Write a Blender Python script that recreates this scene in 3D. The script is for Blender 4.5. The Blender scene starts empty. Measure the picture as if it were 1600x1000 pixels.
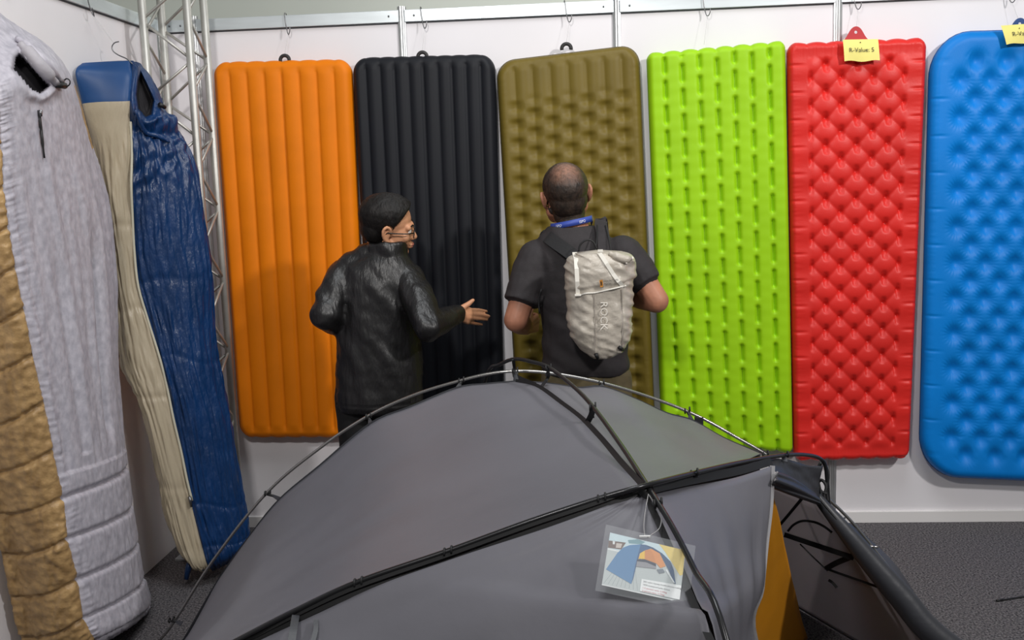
import bpy, bmesh, math, random
from mathutils import Vector, Matrix, noise
import numpy as np
random.seed(7)
S = bpy.context.scene
COL = S.collection
PI = math.pi

# ------------------------------------------------------------------ camera
F_PX = 1551.35
CAM = Vector((0.81137, -4.70985, 1.67695))
FW = Vector((-0.0725103, 0.9878163, -0.1376996)).normalized()
RT = Vector((0.997114, 0.0686838, -0.0323465)).normalized()
UP = RT.cross(FW).normalized()
cd = bpy.data.cameras.new('camera')
cd.sensor_width = 36.0
cd.lens = 36.0 * F_PX / 1600.0
cd.clip_start = 0.05
cam = bpy.data.objects.new('camera', cd)
COL.objects.link(cam)
cam.matrix_world = Matrix(((RT.x, UP.x, -FW.x, CAM.x), (RT.y, UP.y, -FW.y, CAM.y), (RT.z, UP.z, -FW.z, CAM.z), (0, 0, 0, 1)))
S.camera = cam

# ------------------------------------------------------------------ world, lights, exposure
w = bpy.data.worlds.new('world')
S.world = w
w.use_nodes = True
w.node_tree.nodes['Background'].inputs[0].default_value = (0.80, 0.82, 0.80, 1)
w.node_tree.nodes['Background'].inputs[1].default_value = 0.22
S.view_settings.view_transform = 'Standard'
S.view_settings.look = 'None'
S.view_settings.gamma = 1.0
S.view_settings.use_curve_mapping = False
S.view_settings.exposure = 0.0

def area(name, loc, target, energy, size, color=(1, 1, 1), spread=180):
    l = bpy.data.lights.new(name, 'AREA')
    l.energy = energy
    l.size = size
    l.spread = math.radians(spread)
    l.color = color
    o = bpy.data.objects.new(name, l)
    COL.objects.link(o)
    o.location = loc
    o.rotation_euler = (Vector(target) - Vector(loc)).to_track_quat('-Z', 'Y').to_euler()
    return o
area('hall_spot', (0.2, -4.7, 3.5), (0.4, 0, 2.1), 30, 0.30, (1.0, 0.97, 0.94), 110)
area('hall_spot', (4.1, -3.9, 3.8), (0.9, 0, 1.9), 54, 0.30, (1.0, 0.97, 0.95), 110)
area('far_wall_fill', (1.0, 2.2, 5.3), (1.0, 3.8, 2.6), 70, 2.0, (0.97, 0.98, 0.95))  # unseen fill light added behind the booth to brighten the far wall
area('hall_light', (1.3, -2.2, 5.4), (0.9, -2.0, 0), 100, 2.0, (0.95, 0.98, 1.0))

# ------------------------------------------------------------------ helpers
def ray(px, py):
    return (FW * F_PX + RT * (px - 800) + UP * (500 - py)).normalized()
def at(px, py, Y=None, X=None, Z=None):
    d = ray(px, py)
    if Y is not None: t = (Y - CAM.y) / d.y
    elif X is not None: t = (X - CAM.x) / d.x
    else: t = (Z - CAM.z) / d.z
    return CAM + d * t
def on_plane(px, py, p0, n):
    d = ray(px, py)
    return CAM + d * ((p0 - CAM).dot(n) / d.dot(n))

def lin(c):
    return tuple(((x / 255) / 12.92 if x / 255 <= 0.04045 else ((x / 255 + 0.055) / 1.055) ** 2.4) for x in c) + (1.0,)

def mat(name, rgb, rough=0.5, metal=0.0, spec=0.5, sheen=0.0, var=0.0, vscale=8.0, bump=0.0, bscale=60.0, stretch=(1, 1, 1), alpha=1.0, rgb2=None, detail=4.0):
    m = bpy.data.materials.new(name)
    m.use_nodes = True
    nt = m.node_tree
    b = nt.nodes['Principled BSDF']
    b.inputs['Base Color'].default_value = lin(rgb)
    b.inputs['Roughness'].default_value = rough
    b.inputs['Metallic'].default_value = metal
    b.inputs['Specular IOR Level'].default_value = spec
    if sheen:
        b.inputs['Sheen Weight'].default_value = sheen
    if alpha < 1:
        b.inputs['Alpha'].default_value = alpha
    if var or bump or rgb2:
        tc = nt.nodes.new('ShaderNodeTexCoord')
        mp = nt.nodes.new('ShaderNodeMapping')
        mp.inputs['Scale'].default_value = stretch
        nt.links.new(tc.outputs['Object'], mp.inputs['Vector'])
    if var or rgb2:
        n = nt.nodes.new('ShaderNodeTexNoise')
        n.inputs['Scale'].default_value = vscale
        n.inputs['Detail'].default_value = detail
        nt.links.new(mp.outputs['Vector'], n.inputs['Vector'])
        r = nt.nodes.new('ShaderNodeValToRGB')
        if rgb2 is None:
            r.color_ramp.elements[0].color = lin([max(0, x * (1 - var)) for x in rgb])
            r.color_ramp.elements[1].color = lin([min(255, x * (1 + var)) for x in rgb])
        else:
            r.color_ramp.elements[0].color = lin(rgb)
            r.color_ramp.elements[1].color = lin(rgb2)
        r.color_ramp.elements[0].position = 0.32
        r.color_ramp.elements[1].position = 0.68
        nt.links.new(n.outputs['Fac'], r.inputs['Fac'])
        nt.links.new(r.outputs['Color'], b.inputs['Base Color'])
    if bump:
        n2 = nt.nodes.new('ShaderNodeTexNoise')
        n2.inputs['Scale'].default_value = bscale
        n2.inputs['Detail'].default_value = 3.0
        nt.links.new(mp.outputs['Vector'], n2.inputs['Vector'])
        bp = nt.nodes.new('ShaderNodeBump')
        bp.inputs['Strength'].default_value = bump
        bp.inputs['Distance'].default_value = 0.01
        nt.links.new(n2.outputs['Fac'], bp.inputs['Height'])
        nt.links.new(bp.outputs['Normal'], b.inputs['Normal'])
    return m

def root(name, label, cat, loc=(0, 0, 0), group=None):
    o = bpy.data.objects.new(name, None)
    o.empty_display_size = 0.05
    COL.objects.link(o)
    o.location = loc
    o['label'] = label
    o['category'] = cat
    if group: o['group'] = group
    return o
def tag(o, label, cat, group=None):
    o['label'] = label
    o['category'] = cat
    if group: o['group'] = group
    return o
def link_mesh(name, me, m, parent=None, smooth=True, label=None):
    o = bpy.data.objects.new(name, me)
    COL.objects.link(o)
    if m is not None:
        me.materials.clear()
        me.materials.append(m)
    if smooth:
        me.polygons.foreach_set('use_smooth', [True] * len(me.polygons))
    if parent is not None:
        o.parent = parent
        o.matrix_parent_inverse = Matrix.Translation(-world_loc(parent))
    if label: o['label'] = label
    return o
def world_loc(o):
    v = Vector((0, 0, 0))
    while o is not None:
        if o.type != 'EMPTY': return Vector((0, 0, 0))
        v = v + o.location
        o = o.parent
    return v
def pyd(name, verts, faces, m, parent=None, smooth=True, label=None):
    me = bpy.data.meshes.new(name)
    me.from_pydata([tuple(v) for v in verts], [], faces)
    me.validate()
    me.update()
    return link_mesh(name, me, m, parent, smooth, label)
def frm(name, bm, m, parent=None, smooth=True, label=None):
    me = bpy.data.meshes.new(name)
    bmesh.ops.recalc_face_normals(bm, faces=bm.faces)
    bm.to_mesh(me)
    bm.free()
    return link_mesh(name, me, m, parent, smooth, label)

def spline(pts, n=8, closed=False):
    P = [Vector(p) for p in pts]
    out = []
    k = len(P)
    rng = range(k) if closed else range(k - 1)
    for i in rng:
        if closed:
            a, b, c, d = P[(i - 1) % k], P[i], P[(i + 1) % k], P[(i + 2) % k]
        else:
            b, c = P[i], P[i + 1]
            a = P[i - 1] if i > 0 else b * 2 - c
            d = P[i + 2] if i + 2 < k else c * 2 - b
        for j in range(n):
            t = j / n
            out.append(0.5 * ((2 * b) + (c - a) * t + (2 * a - 5 * b + 4 * c - d) * t * t + (3 * b - a - 3 * c + d) * t ** 3))
    if not closed: out.append(P[-1].copy())
    return out

def tube(bm, pts, r, seg=8, cap=True, squash=None):
    """sweep a round section along pts; r number or list"""
    P = [Vector(p) for p in pts]
    n = len(P)
    R = r if isinstance(r, (list, tuple)) else [r] * n
    if len(R) != n:
        R = [R[0] + (R[-1] - R[0]) * i / (n - 1) for i in range(n)] if len(R) == 2 else [R[min(len(R) - 1, int(round(i * (len(R) - 1) / (n - 1))))] for i in range(n)]
    t0 = (P[1] - P[0]).normalized()
    ref = Vector((0, 0, 1)) if abs(t0.z) < 0.9 else Vector((1, 0, 0))
    u = t0.cross(ref).normalized()
    rings = []
    for i in range(n):
        t = (P[min(i + 1, n - 1)] - P[max(i - 1, 0)])
        if t.length < 1e-9: t = t0
        t.normalize()
        u = (u - t * u.dot(t))
        if u.length < 1e-6: u = t.cross(Vector((0.3, 0.5, 0.8)))
        u.normalize()
        v = t.cross(u)
        ring = []
        for k in range(seg):
            a = 2 * PI * k / seg
            ring.append(bm.verts.new(P[i] + (u * math.cos(a) + v * math.sin(a)) * R[i]))
        rings.append(ring)
    for i in range(n - 1):
        for k in range(seg):
            bm.faces.new((rings[i][k], rings[i][(k + 1) % seg], rings[i + 1][(k + 1) % seg], rings[i + 1][k]))
    if cap:
        bm.faces.new(list(reversed(rings[0])))
        bm.faces.new(rings[-1])
def tube_obj(name, pts, r, m, parent=None, seg=8, label=None):
    bm = bmesh.new()
    tube(bm, pts, r, seg)
    return frm(name, bm, m, parent, True, label)
def box(bm, lo, hi, bev=0.0):
    g = bmesh.ops.create_cube(bm, size=1.0)
    vs = g['verts']
    for v in vs:
        v.co = Vector([lo[i] + (v.co[i] + 0.5) * (hi[i] - lo[i]) for i in range(3)])
    if bev:
        es = list({e for v in vs for e in v.link_edges})
        bmesh.ops.bevel(bm, geom=es, offset=bev, segments=2, affect='EDGES', profile=0.5)
def box_obj(name, lo, hi, m, parent=None, bev=0.0, label=None):
    bm = bmesh.new()
    box(bm, lo, hi, bev)
    return frm(name, bm, m, parent, False, label)
def ell(bm, c, r, rot=None, seg=20):
    g = bmesh.ops.create_uvsphere(bm, u_segments=seg, v_segments=max(8, seg // 2 + 2), radius=1.0)
    M = Matrix.Translation(Vector(c)) @ (rot.to_4x4() if rot is not None else Matrix.Identity(4)) @ Matrix.Diagonal((r[0], r[1], r[2], 1))
    bmesh.ops.transform(bm, matrix=M, verts=g['verts'])
def limb(bm, pts, radii, seg=14):
    """tapered limb with rounded ends and joints"""
    P = [Vector(p) for p in pts]
    for i, p in enumerate(P):
        ell(bm, p, (radii[i],) * 3, seg=seg)
    for i in range(len(P) - 1):
        tube(bm, [P[i], (P[i] + P[i + 1]) / 2, P[i + 1]], [radii[i], (radii[i] + radii[i + 1]) / 2, radii[i + 1]], seg)
def loft(bm, rows, seg=28, power=2.0):
    """rows: (cx,cy,z,rx,ry,rotz)"""
    rings = []
    for (cx, cy, z, rx, ry, rz) in rows:
        ring = []
        for k in range(seg):
            a = 2 * PI * k / seg
            ca, sa = math.cos(a), math.sin(a)
            x = math.copysign(abs(ca) ** (2 / power), ca) * rx
            y = math.copysign(abs(sa) ** (2 / power), sa) * ry
            ring.append(bm.verts.new((cx + x * math.cos(rz) - y * math.sin(rz), cy + x * math.sin(rz) + y * math.cos(rz), z)))
        rings.append(ring)
    for i in range(len(rows) - 1):
        for k in range(seg):
            bm.faces.new((rings[i][k], rings[i][(k + 1) % seg], rings[i + 1][(k + 1) % seg], rings[i + 1][k]))
    bm.faces.new(list(reversed(rings[0])))
    bm.faces.new(rings[-1])
def remesh(bm, voxel, smooth=4, disp=None, fac=0.5):
    bmesh.ops.recalc_face_normals(bm, faces=bm.faces)
    me = bpy.data.meshes.new('work')
    bm.to_mesh(me)
    bm.free()
    o = bpy.data.objects.new('work', me)
    COL.objects.link(o)
    r = o.modifiers.new('r', 'REMESH')
    r.mode = 'VOXEL'
    r.voxel_size = voxel
    if smooth:
        s = o.modifiers.new('s', 'SMOOTH')
        s.factor = fac
        s.iterations = smooth
    dg = bpy.context.evaluated_depsgraph_get()
    dg.update()
    out = bpy.data.meshes.new_from_object(o.evaluated_get(dg))
    bpy.data.objects.remove(o)
    bpy.data.meshes.remove(me)
    if disp:
        ns = [v.normal.copy() for v in out.vertices]
        for v, n in zip(out.vertices, ns):
            v.co = v.co + n * disp(v.co, n)
        out.update()
    return out
def text_mesh(txt, size=1.0, extrude=0.0):
    c = bpy.data.curves.new('work', 'FONT')
    c.body = txt
    c.size = size
    c.extrude = extrude
    c.resolution_u = 3
    o = bpy.data.objects.new('work', c)
    COL.objects.link(o)
    dg = bpy.context.evaluated_depsgraph_get()
    dg.update()
    me = bpy.data.meshes.new_from_object(o.evaluated_get(dg))
    bpy.data.objects.remove(o)
    bpy.data.curves.remove(c)
    return me
def sm(a, b, x):
    t = min(1.0, max(0.0, (x - a) / (b - a)))
    return t * t * (3 - 2 * t)
def fbm(p, sx, sy, sz, seed=0.0):
    return noise.noise(Vector((p[0] * sx + seed, p[1] * sy + seed * 1.7, p[2] * sz - seed)))

# ------------------------------------------------------------------ materials
M_panel = mat('wall_panel_white', (226, 223, 226), 0.55, spec=0.3, var=0.015, vscale=1.5)
M_truss = mat('truss_aluminium', (186, 184, 178), 0.48, metal=0.7, var=0.06, vscale=9)
M_alu = mat('aluminium', (205, 207, 208), 0.32, metal=0.85, var=0.04, vscale=12)
M_alu_pale = mat('aluminium_rail', (206, 213, 216), 0.38, metal=0.55, var=0.03, vscale=4, stretch=(1, 1, 6))
M_gap = mat('dark_joint', (70, 72, 76), 0.6)
M_steel = mat('hook_steel', (120, 120, 122), 0.3, metal=0.9)
M_screw = mat('screw', (120, 124, 126), 0.4, metal=0.8)
M_base = mat('baseboard_white', (226, 223, 222), 0.5)
M_hall = mat('hall_wall', (214, 218, 210), 0.8, var=0.02, vscale=0.5)
M_line = mat('nylon_line', (205, 205, 205), 0.4, alpha=0.5)

# carpet: dark grey with light flecks
M_carpet = bpy.data.materials.new('carpet')
M_carpet.use_nodes = True
nt = M_carpet.node_tree
b = nt.nodes['Principled BSDF']
b.inputs['Roughness'].default_value = 0.95
b.inputs['Specular IOR Level'].default_value = 0.15
tc = nt.nodes.new('ShaderNodeTexCoord')
n1 = nt.nodes.new('ShaderNodeTexNoise'); n1.inputs['Scale'].default_value = 130; n1.inputs['Detail'].default_value = 5
r1 = nt.nodes.new('ShaderNodeValToRGB')
r1.color_ramp.elements[0].position = 0.36; r1.color_ramp.elements[0].color = lin((46, 45, 49))
r1.color_ramp.elements[1].position = 0.68; r1.color_ramp.elements[1].color = lin((122, 118, 120))
bp = nt.nodes.new('ShaderNodeBump'); bp.inputs['Strength'].default_value = 0.5; bp.inputs['Distance'].default_value = 0.006
nt.links.new(tc.outputs['Object'], n1.inputs['Vector']); nt.links.new(n1.outputs['Fac'], r1.inputs['Fac'])
nt.links.new(r1.outputs['Color'], b.inputs['Base Color']); nt.links.new(n1.outputs['Fac'], bp.inputs['Height'])
nt.links.new(bp.outputs['Normal'], b.inputs['Normal'])

# ------------------------------------------------------------------ room shell
def structure(name):
    o = bpy.data.objects.new(name, None)
    COL.objects.link(o)
    o['kind'] = 'structure'
    return o
fl = box_obj('floor', (-5, -7, -0.1), (7, 4.2, 0.0), M_carpet)
fl['kind'] = 'structure'
hw = box_obj('wall_far', (-5, 3.8, 0), (7, 3.9, 5.5), M_hall); hw['kind'] = 'structure'
hw = box_obj('wall_far_left', (-4.9, -5, 0), (-4.8, 3.8, 5.5), M_hall); hw['kind'] = 'structure'

WX = -1.162
ZT = 2.48
MOD = 0.99
def post(name, x, y, parent, z1=2.496):
    bm = bmesh.new()
    ring0 = []; ring1 = []
    n = 24
    for k in range(n):
        a = 2 * PI * k / n
        r = 0.0205 if k % 3 else 0.0175
        ring0.append(bm.verts.new((x + r * math.cos(a), y + r * math.sin(a), 0.0)))
        ring1.append(bm.verts.new((x + r * math.cos(a), y + r * math.sin(a), z1)))
    for k in range(n):
        bm.faces.new((ring0[k], ring0[(k + 1) % n], ring1[(k + 1) % n], ring1[k]))
    bm.faces.new(ring1); bm.faces.new(list(reversed(ring0)))
    return frm(name, bm, M_alu, parent, False)

wb = structure('wall_back')
edges = [WX, -MOD, 0, MOD, 2 * MOD, 3 * MOD, 4 * MOD]
for a, c in zip(edges[:-1], edges[1:]):
    lo, hi = a + 0.014, c - 0.014
    if hi - lo < 0.05: continue
    box_obj('panel', (lo, -0.002, 0.055), (hi, 0.004, ZT - 0.058), M_panel, wb)
    box_obj('joint', (lo, -0.004, ZT - 0.061), (hi, 0.004, ZT - 0.0545), M_gap, wb)
    box_obj('rail', (lo, -0.016, ZT - 0.0545), (hi, 0.016, ZT), M_alu_pale, wb, 0.002)
    box_obj('baseboard', (lo, -0.018, 0.0), (hi, 0.016, 0.056), M_base, wb, 0.002)
    for sx in (lo + 0.045, hi - 0.045):
        bm = bmesh.new()
        tube(bm, [(sx, -0.0155, ZT - 0.027), (sx, -0.0185, ZT - 0.027)], 0.0045, 10)
        frm('screw', bm, M_screw, wb)
        bm = bmesh.new()
        tube(bm, [(sx, -0.0175, 0.028), (sx, -0.0205, 0.028)], 0.0045, 10)
        frm('screw', bm, M_screw, wb)
for x in edges:
    post('post', x, 0.0, wb)

wl = structure('wall_left')
ys = [-0.02, -1.50, -1.50 - MOD, -1.50 - 2 * MOD]
for c, a in zip(ys[:-1], ys[1:]):
    lo, hi = a + 0.014, c - 0.014
    box_obj('panel', (WX - 0.004, lo, 0.002), (WX + 0.002, hi, ZT - 0.058), M_panel, wl)
    box_obj('joint', (WX - 0.004, lo, ZT - 0.061), (WX + 0.004, hi, ZT - 0.0545), M_gap, wl)
    box_obj('rail', (WX - 0.016, lo, ZT - 0.0545), (WX + 0.016, hi, ZT), M_alu_pale, wl, 0.002)
for y in ys[1:]:
    post('post', WX, y, wl)

# ------------------------------------------------------------------ sleeping mats
def prof(d, r):
    if d >= r: return 1.0
    q = 1 - max(d, 0) / r
    return math.sqrt(max(0.0, 1 - q * q))
YB = -0.026       # back face of the mats
def make_mat(label, corners, m, W, H, rc, hfun, T=0.075, nu=110, nv=300, scal=(0, 0), edge_r=0.035, seam=None, scal_bot=True):
    """corners: TL, TR, BL, BR pixels on the plane of the mat's rim"""
    ymid = YB - 0.032
    c = [at(x, y, Y=ymid - 0.02) for x, y in corners]
    rt = root('sleeping_mat', label, 'sleeping mat', ((c[2].x + c[3].x) / 2, YB, (c[2].z + c[3].z) / 2), 'inflatable sleeping mats on the back wall')
    def pos(u, v, y):
        s, t = u / W, v / H
        top = c[0].lerp(c[1], s); bot = c[2].lerp(c[3], s)
        p = top.lerp(bot, t)
        return Vector((p.x, y, p.z))
    def dist(u, v):
        du = min(u, W - u); dv = min(v, H - v)
        if du < rc and dv < rc:
            return rc - math.hypot(rc - du, rc - dv)
        return min(du, dv)
    verts = []
    vs = []
    # row parameters: denser towards both ends
    e = 26
    for i in range(e): vs.append(rc * (1 - math.cos(i / e * PI / 2)))
    k = nv - 2 * e
    for i in range(k + 1): vs.append(rc + (H - 2 * rc) * i / k)
    for i in range(e - 1, -1, -1): vs.append(H - rc * (1 - math.cos(i / e * PI / 2)))
    # side columns denser
    ss = []
    for i in range(nu + 1):
        s = i / nu
        ss.append(s - 0.09 * math.sin(2 * PI * s) / (2 * PI) * 3.0)
    n_amp, n_cnt = scal
    def place(u, v, h):
        dv = 0.0
        if n_amp:
            sc = abs(math.sin(PI * n_cnt * u / W)) ** 0.6
            dv = -n_amp * (sc - 0.6) * math.exp(-v / 0.02)
            if scal_bot: dv += n_amp * (sc - 0.6) * math.exp(-(H - v) / 0.02)
        return pos(u, v + dv, ymid - h)
    nr = len(vs); nc = len(ss)
    for v in vs:
        dv = min(v, H - v)
        ins = rc - math.sqrt(max(0, rc * rc - (rc - dv) ** 2)) if dv < rc else 0.0
        for s in ss:
            u = ins + s * (W - 2 * ins)
            d = max(0.0, dist(u, v))
            pf = prof(d, edge_r)
            h = T * 0.6 * pf * hfun(u, v, d)
            verts.append(place(u, v, h))
    faces = []
    for i in range(nr - 1):
        for j in range(nc - 1):
            a = i * nc + j
            faces.append((a, a + nc, a + nc + 1, a + 1))
    loop = [j for j in range(nc)] + [i * nc + nc - 1 for i in range(1, nr)] + [(nr - 1) * nc + j for j in range(nc - 2, -1, -1)] + [i * nc for i in range(nr - 2, 0, -1)]
    cen = pos(W / 2, H / 2, 0)
    prev = loop
    for (inset, yy) in ((0.003, ymid + 0.012), (0.012, ymid + 0.024), (0.03, YB)):
        cur = []
        for idx in loop:
            p = verts[idx]
            d = Vector((p.x - cen.x, 0, p.z - cen.z))
            q = Vector((p.x - math.copysign(min(abs(d.x), inset), d.x), yy, p.z - math.copysign(min(abs(d.z), inset), d.z)))
            cur.append(len(verts)); verts.append(q)
        L = len(loop)
        for i in range(L):
            faces.append((prev[i], prev[(i + 1) % L], cur[(i + 1) % L], cur[i]))
        prev = cur
    faces.append(tuple(reversed(prev)))
    pyd('air_chamber', verts, faces, m, rt)
    if seam is not None:
        bm = bmesh.new()
        lp = [verts[i].copy() for i in loop]
        lp = lp[::3]
        tube(bm, lp + [lp[0]], 0.0028, 5)
        frm('edge_seam', bm, seam, rt)
    return rt, pos, c
def wrk(u, v, d, W, amp=0.03, width=0.05, f=190):
    """small puckers along the welded edge"""
    if d > width: return 0.0
    a = v if min(u, W - u) <= d + 1e-6 else u
    n = noise.noise(Vector((a * f, d * 12, 3.1)))
    return amp * n * (1 - d / width)
def groove(x, n, pw=0.5):
    return abs(math.sin(PI * n * x)) ** pw

W0 = 0.655
def h_orange(u, v, d):
    g = groove(min(max((u - 0.0) / W0, 0), 1), 8, 0.42)
    e = sm(0.02, 0.075, min(v, H0 - v))
    a = 0.62 + 0.38 * g
    return 1.0 * (1 - e) * 0.86 + a * e + 0.010 * noise.noise(Vector((u * 9, v * 4, 1)))
H0 = 1.80
M_orange = mat('orange_nylon', (222, 120, 6), 0.55, spec=0.2, var=0.03, vscale=5, bump=0.06, bscale=300)
M_black = mat('black_nylon', (20, 22, 28), 0.55, spec=0.25, var=0.05, vscale=5, bump=0.06, bscale=300)
M_olive = mat('olive_nylon', (106, 90, 30), 0.5, spec=0.3, var=0.03, vscale=5, bump=0.06, bscale=300)
M_olive_s = mat('olive_seam', (72, 64, 34), 0.6)
M_green = mat('lime_nylon', (150, 200, 16), 0.5, spec=0.25, var=0.02, vscale=5, bump=0.05, bscale=300)
M_red = mat('red_nylon', (210, 38, 32), 0.45, spec=0.35, var=0.03, vscale=5, bump=0.05, bscale=200)
M_blue = mat('blue_nylon', (0, 122, 208), 0.48, spec=0.25, var=0.03, vscale=5, bump=0.05, bscale=200)
M_blue_s = mat('blue_seam', (8, 60, 120), 0.6)
M_tab_dark = mat('dark_tab', (38, 36, 36), 0.6)
M_tab_red = mat('red_tab', (178, 22, 30), 0.5)

mats = {}
mats['orange'] = make_mat('orange inflatable sleeping mat with eight upright tubes, next to the metal truss',
    ((331, 97), (549, 92), (374, 684), (574, 684)), M_orange, W0, H0, 0.07, h_orange, scal=(0.006, 8))
W1 = 0.672; H1 = 1.83
def h_black(u, v, d):
    g = groove(u / W1, 10, 0.55)
    e = sm(0.015, 0.06, min(v, H1 - v))
    return 0.86 * (1 - e) + (0.62 + 0.38 * g) * e + 0.008 * noise.noise(Vector((u * 9, v * 4, 2)))
mats['black'] = make_mat('black inflatable sleeping mat with ten narrow upright tubes, behind the man in the jacket',
    ((549, 90), (773, 84), (582, 694), (790, 694)), M_black, W1, H1, 0.075, h_black, scal=(0.004, 10))
W2 = 0.665; H2 = 1.88
def h_olive(u, v, d):
    n = 8
    x = u / W2 * n
    k = round(x)
    g = abs(math.sin(PI * x)) ** 0.85
    per = 0.088
    if k <= 0 or k >= n: g = 1.0; dash = 0; pit = 0
    else:
        ph = 0.5 * (k % 2)
        c = math.cos(2 * PI * (v / per + ph))
        dash = sm(-0.9, 0.9, c)
        pit = math.exp(-((x - k) / 0.34) ** 2) * dash
    top = sm(0.16, 0.24, v)
    gro = 0.70 + 0.30 * g
    body = 1.0 - 0.17 * (1 - g) - 0.30 * pit
    e = sm(0.025, 0.06, v) * sm(0.02, 0.05, H2 - v)
    h = gro * (1 - top) + body * top
    return (0.85 * (1 - e) + h * e) + wrk(u, v, d, W2, 0.05, 0.05, 240)
mats['olive'] = make_mat('olive brown inflatable sleeping mat with staggered dimples, behind the man with the backpack',
    ((775, 96), (998, 69), (811, 700), (1025, 700)), M_olive, W2, H2, 0.085, h_olive, seam=M_olive_s)
W3 = 0.645; H3 = 1.84
def h_green(u, v, d):
    n = 8
    x = u / W3 * n
    k = round(x)
    per = 0.112
    if k <= 0 or k >= n: dash = 0.0
    else:
        ph = 0.42 * (k % 2) + 0.05 * k
        c = math.cos(2 * PI * (v / per + ph))
        dash = sm(-0.85, -0.35, c) * sm(0.01, 0.04, v)
    dx = abs(x - k)
    slot = math.exp(-(dx / 0.12) ** 2) * dash * 0.9 + math.exp(-(dx / 0.05) ** 2) * dash * 0.45
    ridge = 0.88 + 0.12 * abs(math.sin(PI * x)) ** 0.7
    puff = 0.015 * math.cos(4 * PI * v / per)
    return ridge - 0.42 * slot * 0.8 + puff * 0.5
mats['green'] = make_mat('lime green inflatable sleeping mat with rows of short welded slots',
    ((1010, 84), (1228, 64), (1034, 690), (1240, 708)), M_green, W3, H3, 0.03, h_green, scal=(0.012, 8), edge_r=0.03)
W4 = 0.66; H4 = 1.93
def h_red(u, v, d):
    a = 0.152; bb = 0.0605
    uc = u - W4 / 2
    if d < 0.0: return 1
    best = 0.0; slot = 0.0
    j0 = round((v - 0.10) / bb)
    for j in (j0 - 2, j0 - 1, j0, j0 + 1, j0 + 2):
        off = 0.0 if j % 2 else a / 2
        i = round((uc - off) / a)
        dx = (uc - off - i * a) / 0.068
        yy = v - 0.10 - j * bb
        dy = yy / (0.050 if yy > 0 else 0.062)
        # bubble is flatter above and fuller towards its lower edge
        q = dx * dx + dy * dy
        if q < 1: best = max(best, (1 - q) ** 0.5)
        if abs(dy) < 1.6:
            # flat weld bar between bubbles one above the other
            wx = (uc - off - a / 2) / a
            wx = (wx - round(wx)) * a
            wv = v - 0.10 - j * bb
            slot = max(slot, math.exp(-(wx / 0.011) ** 4) * sm(0.038, 0.026, abs(wv)))
    inner = sm(0.085, 0.115, min(u, W4 - u)) * sm(0.05, 0.1, min(v, H4 - v))
    hb = 0.55 + 0.45 * best - 0.20 * slot * (1 - 0.4 * best)
    side = 0.93 + 0.05 * math.cos(2 * PI * v / (2 * bb)) 
    cre = 0.0
    if min(u, W4 - u) < 0.09:
        vv = (v - 0.1) / (2 * bb)
        cre = -0.16 * math.exp(-((vv - round(vv)) / 0.035) ** 2) * sm(0.10, 0.03, min(u, W4 - u))
    return hb * inner + (side + cre) * (1 - inner) + wrk(u, v, d, W4, 0.05, 0.08, 150)
mats['red'] = make_mat('red inflatable sleeping mat covered in round bubbles, with a full yellow note',
    ((1230, 68), (1449, 59), (1241, 720), (1421, 716)), M_red, W4, H4, 0.045, h_red, scal=(0.010, 7), edge_r=0.03, nu=130, nv=360)
W5 = 0.86; H5 = 2.03
def h_blue(u, v, d):
    a = 0.142; bb = 0.081
    uc = u - W5 / 2
    h = 1.0
    j0 = round((v - 0.13) / bb)
    for j in (j0 - 1, j0, j0 + 1):
        off = 0.0 if j % 2 else a / 2
        i = round((uc - off) / a)
        X = off + i * a
        if abs(X) > W5 / 2 - 0.085: continue
        if j < 0 or j * bb + 0.13 > H5 - 0.09: continue
        dx = uc - X; dy = v - 0.13 - j * bb
        r = math.hypot(dx, dy)
        th = math.atan2(dy, dx)
        h -= 0.55 * math.exp(-(r / 0.037) ** 2)
        h += 0.045 * math.cos(22 * th + 3 * noise.noise(Vector((X * 9, j, 0)))) * math.exp(-((r - 0.040) / 0.018) ** 2)
    cre = 0
    if min(u, W5 - u) < 0.10:
        vv = (v - 0.13) / (2 * bb)
        cre = -0.10 * math.exp(-((vv - round(vv)) / 0.03) ** 2) * sm(0.11, 0.02, min(u, W5 - u))
    return max(0.3, h + cre) + wrk(u, v, d, W5, 0.04, 0.05, 110)
mats['blue'] = make_mat('blue inflatable sleeping mat with diamond rows of dimples and round corners',
    ((1455, 50), (1735, 42), (1437, 745), (1712, 757)), M_blue, W5, H5, 0.20, h_blue, seam=M_blue_s, nu=150, nv=360, edge_r=0.045)

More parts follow.
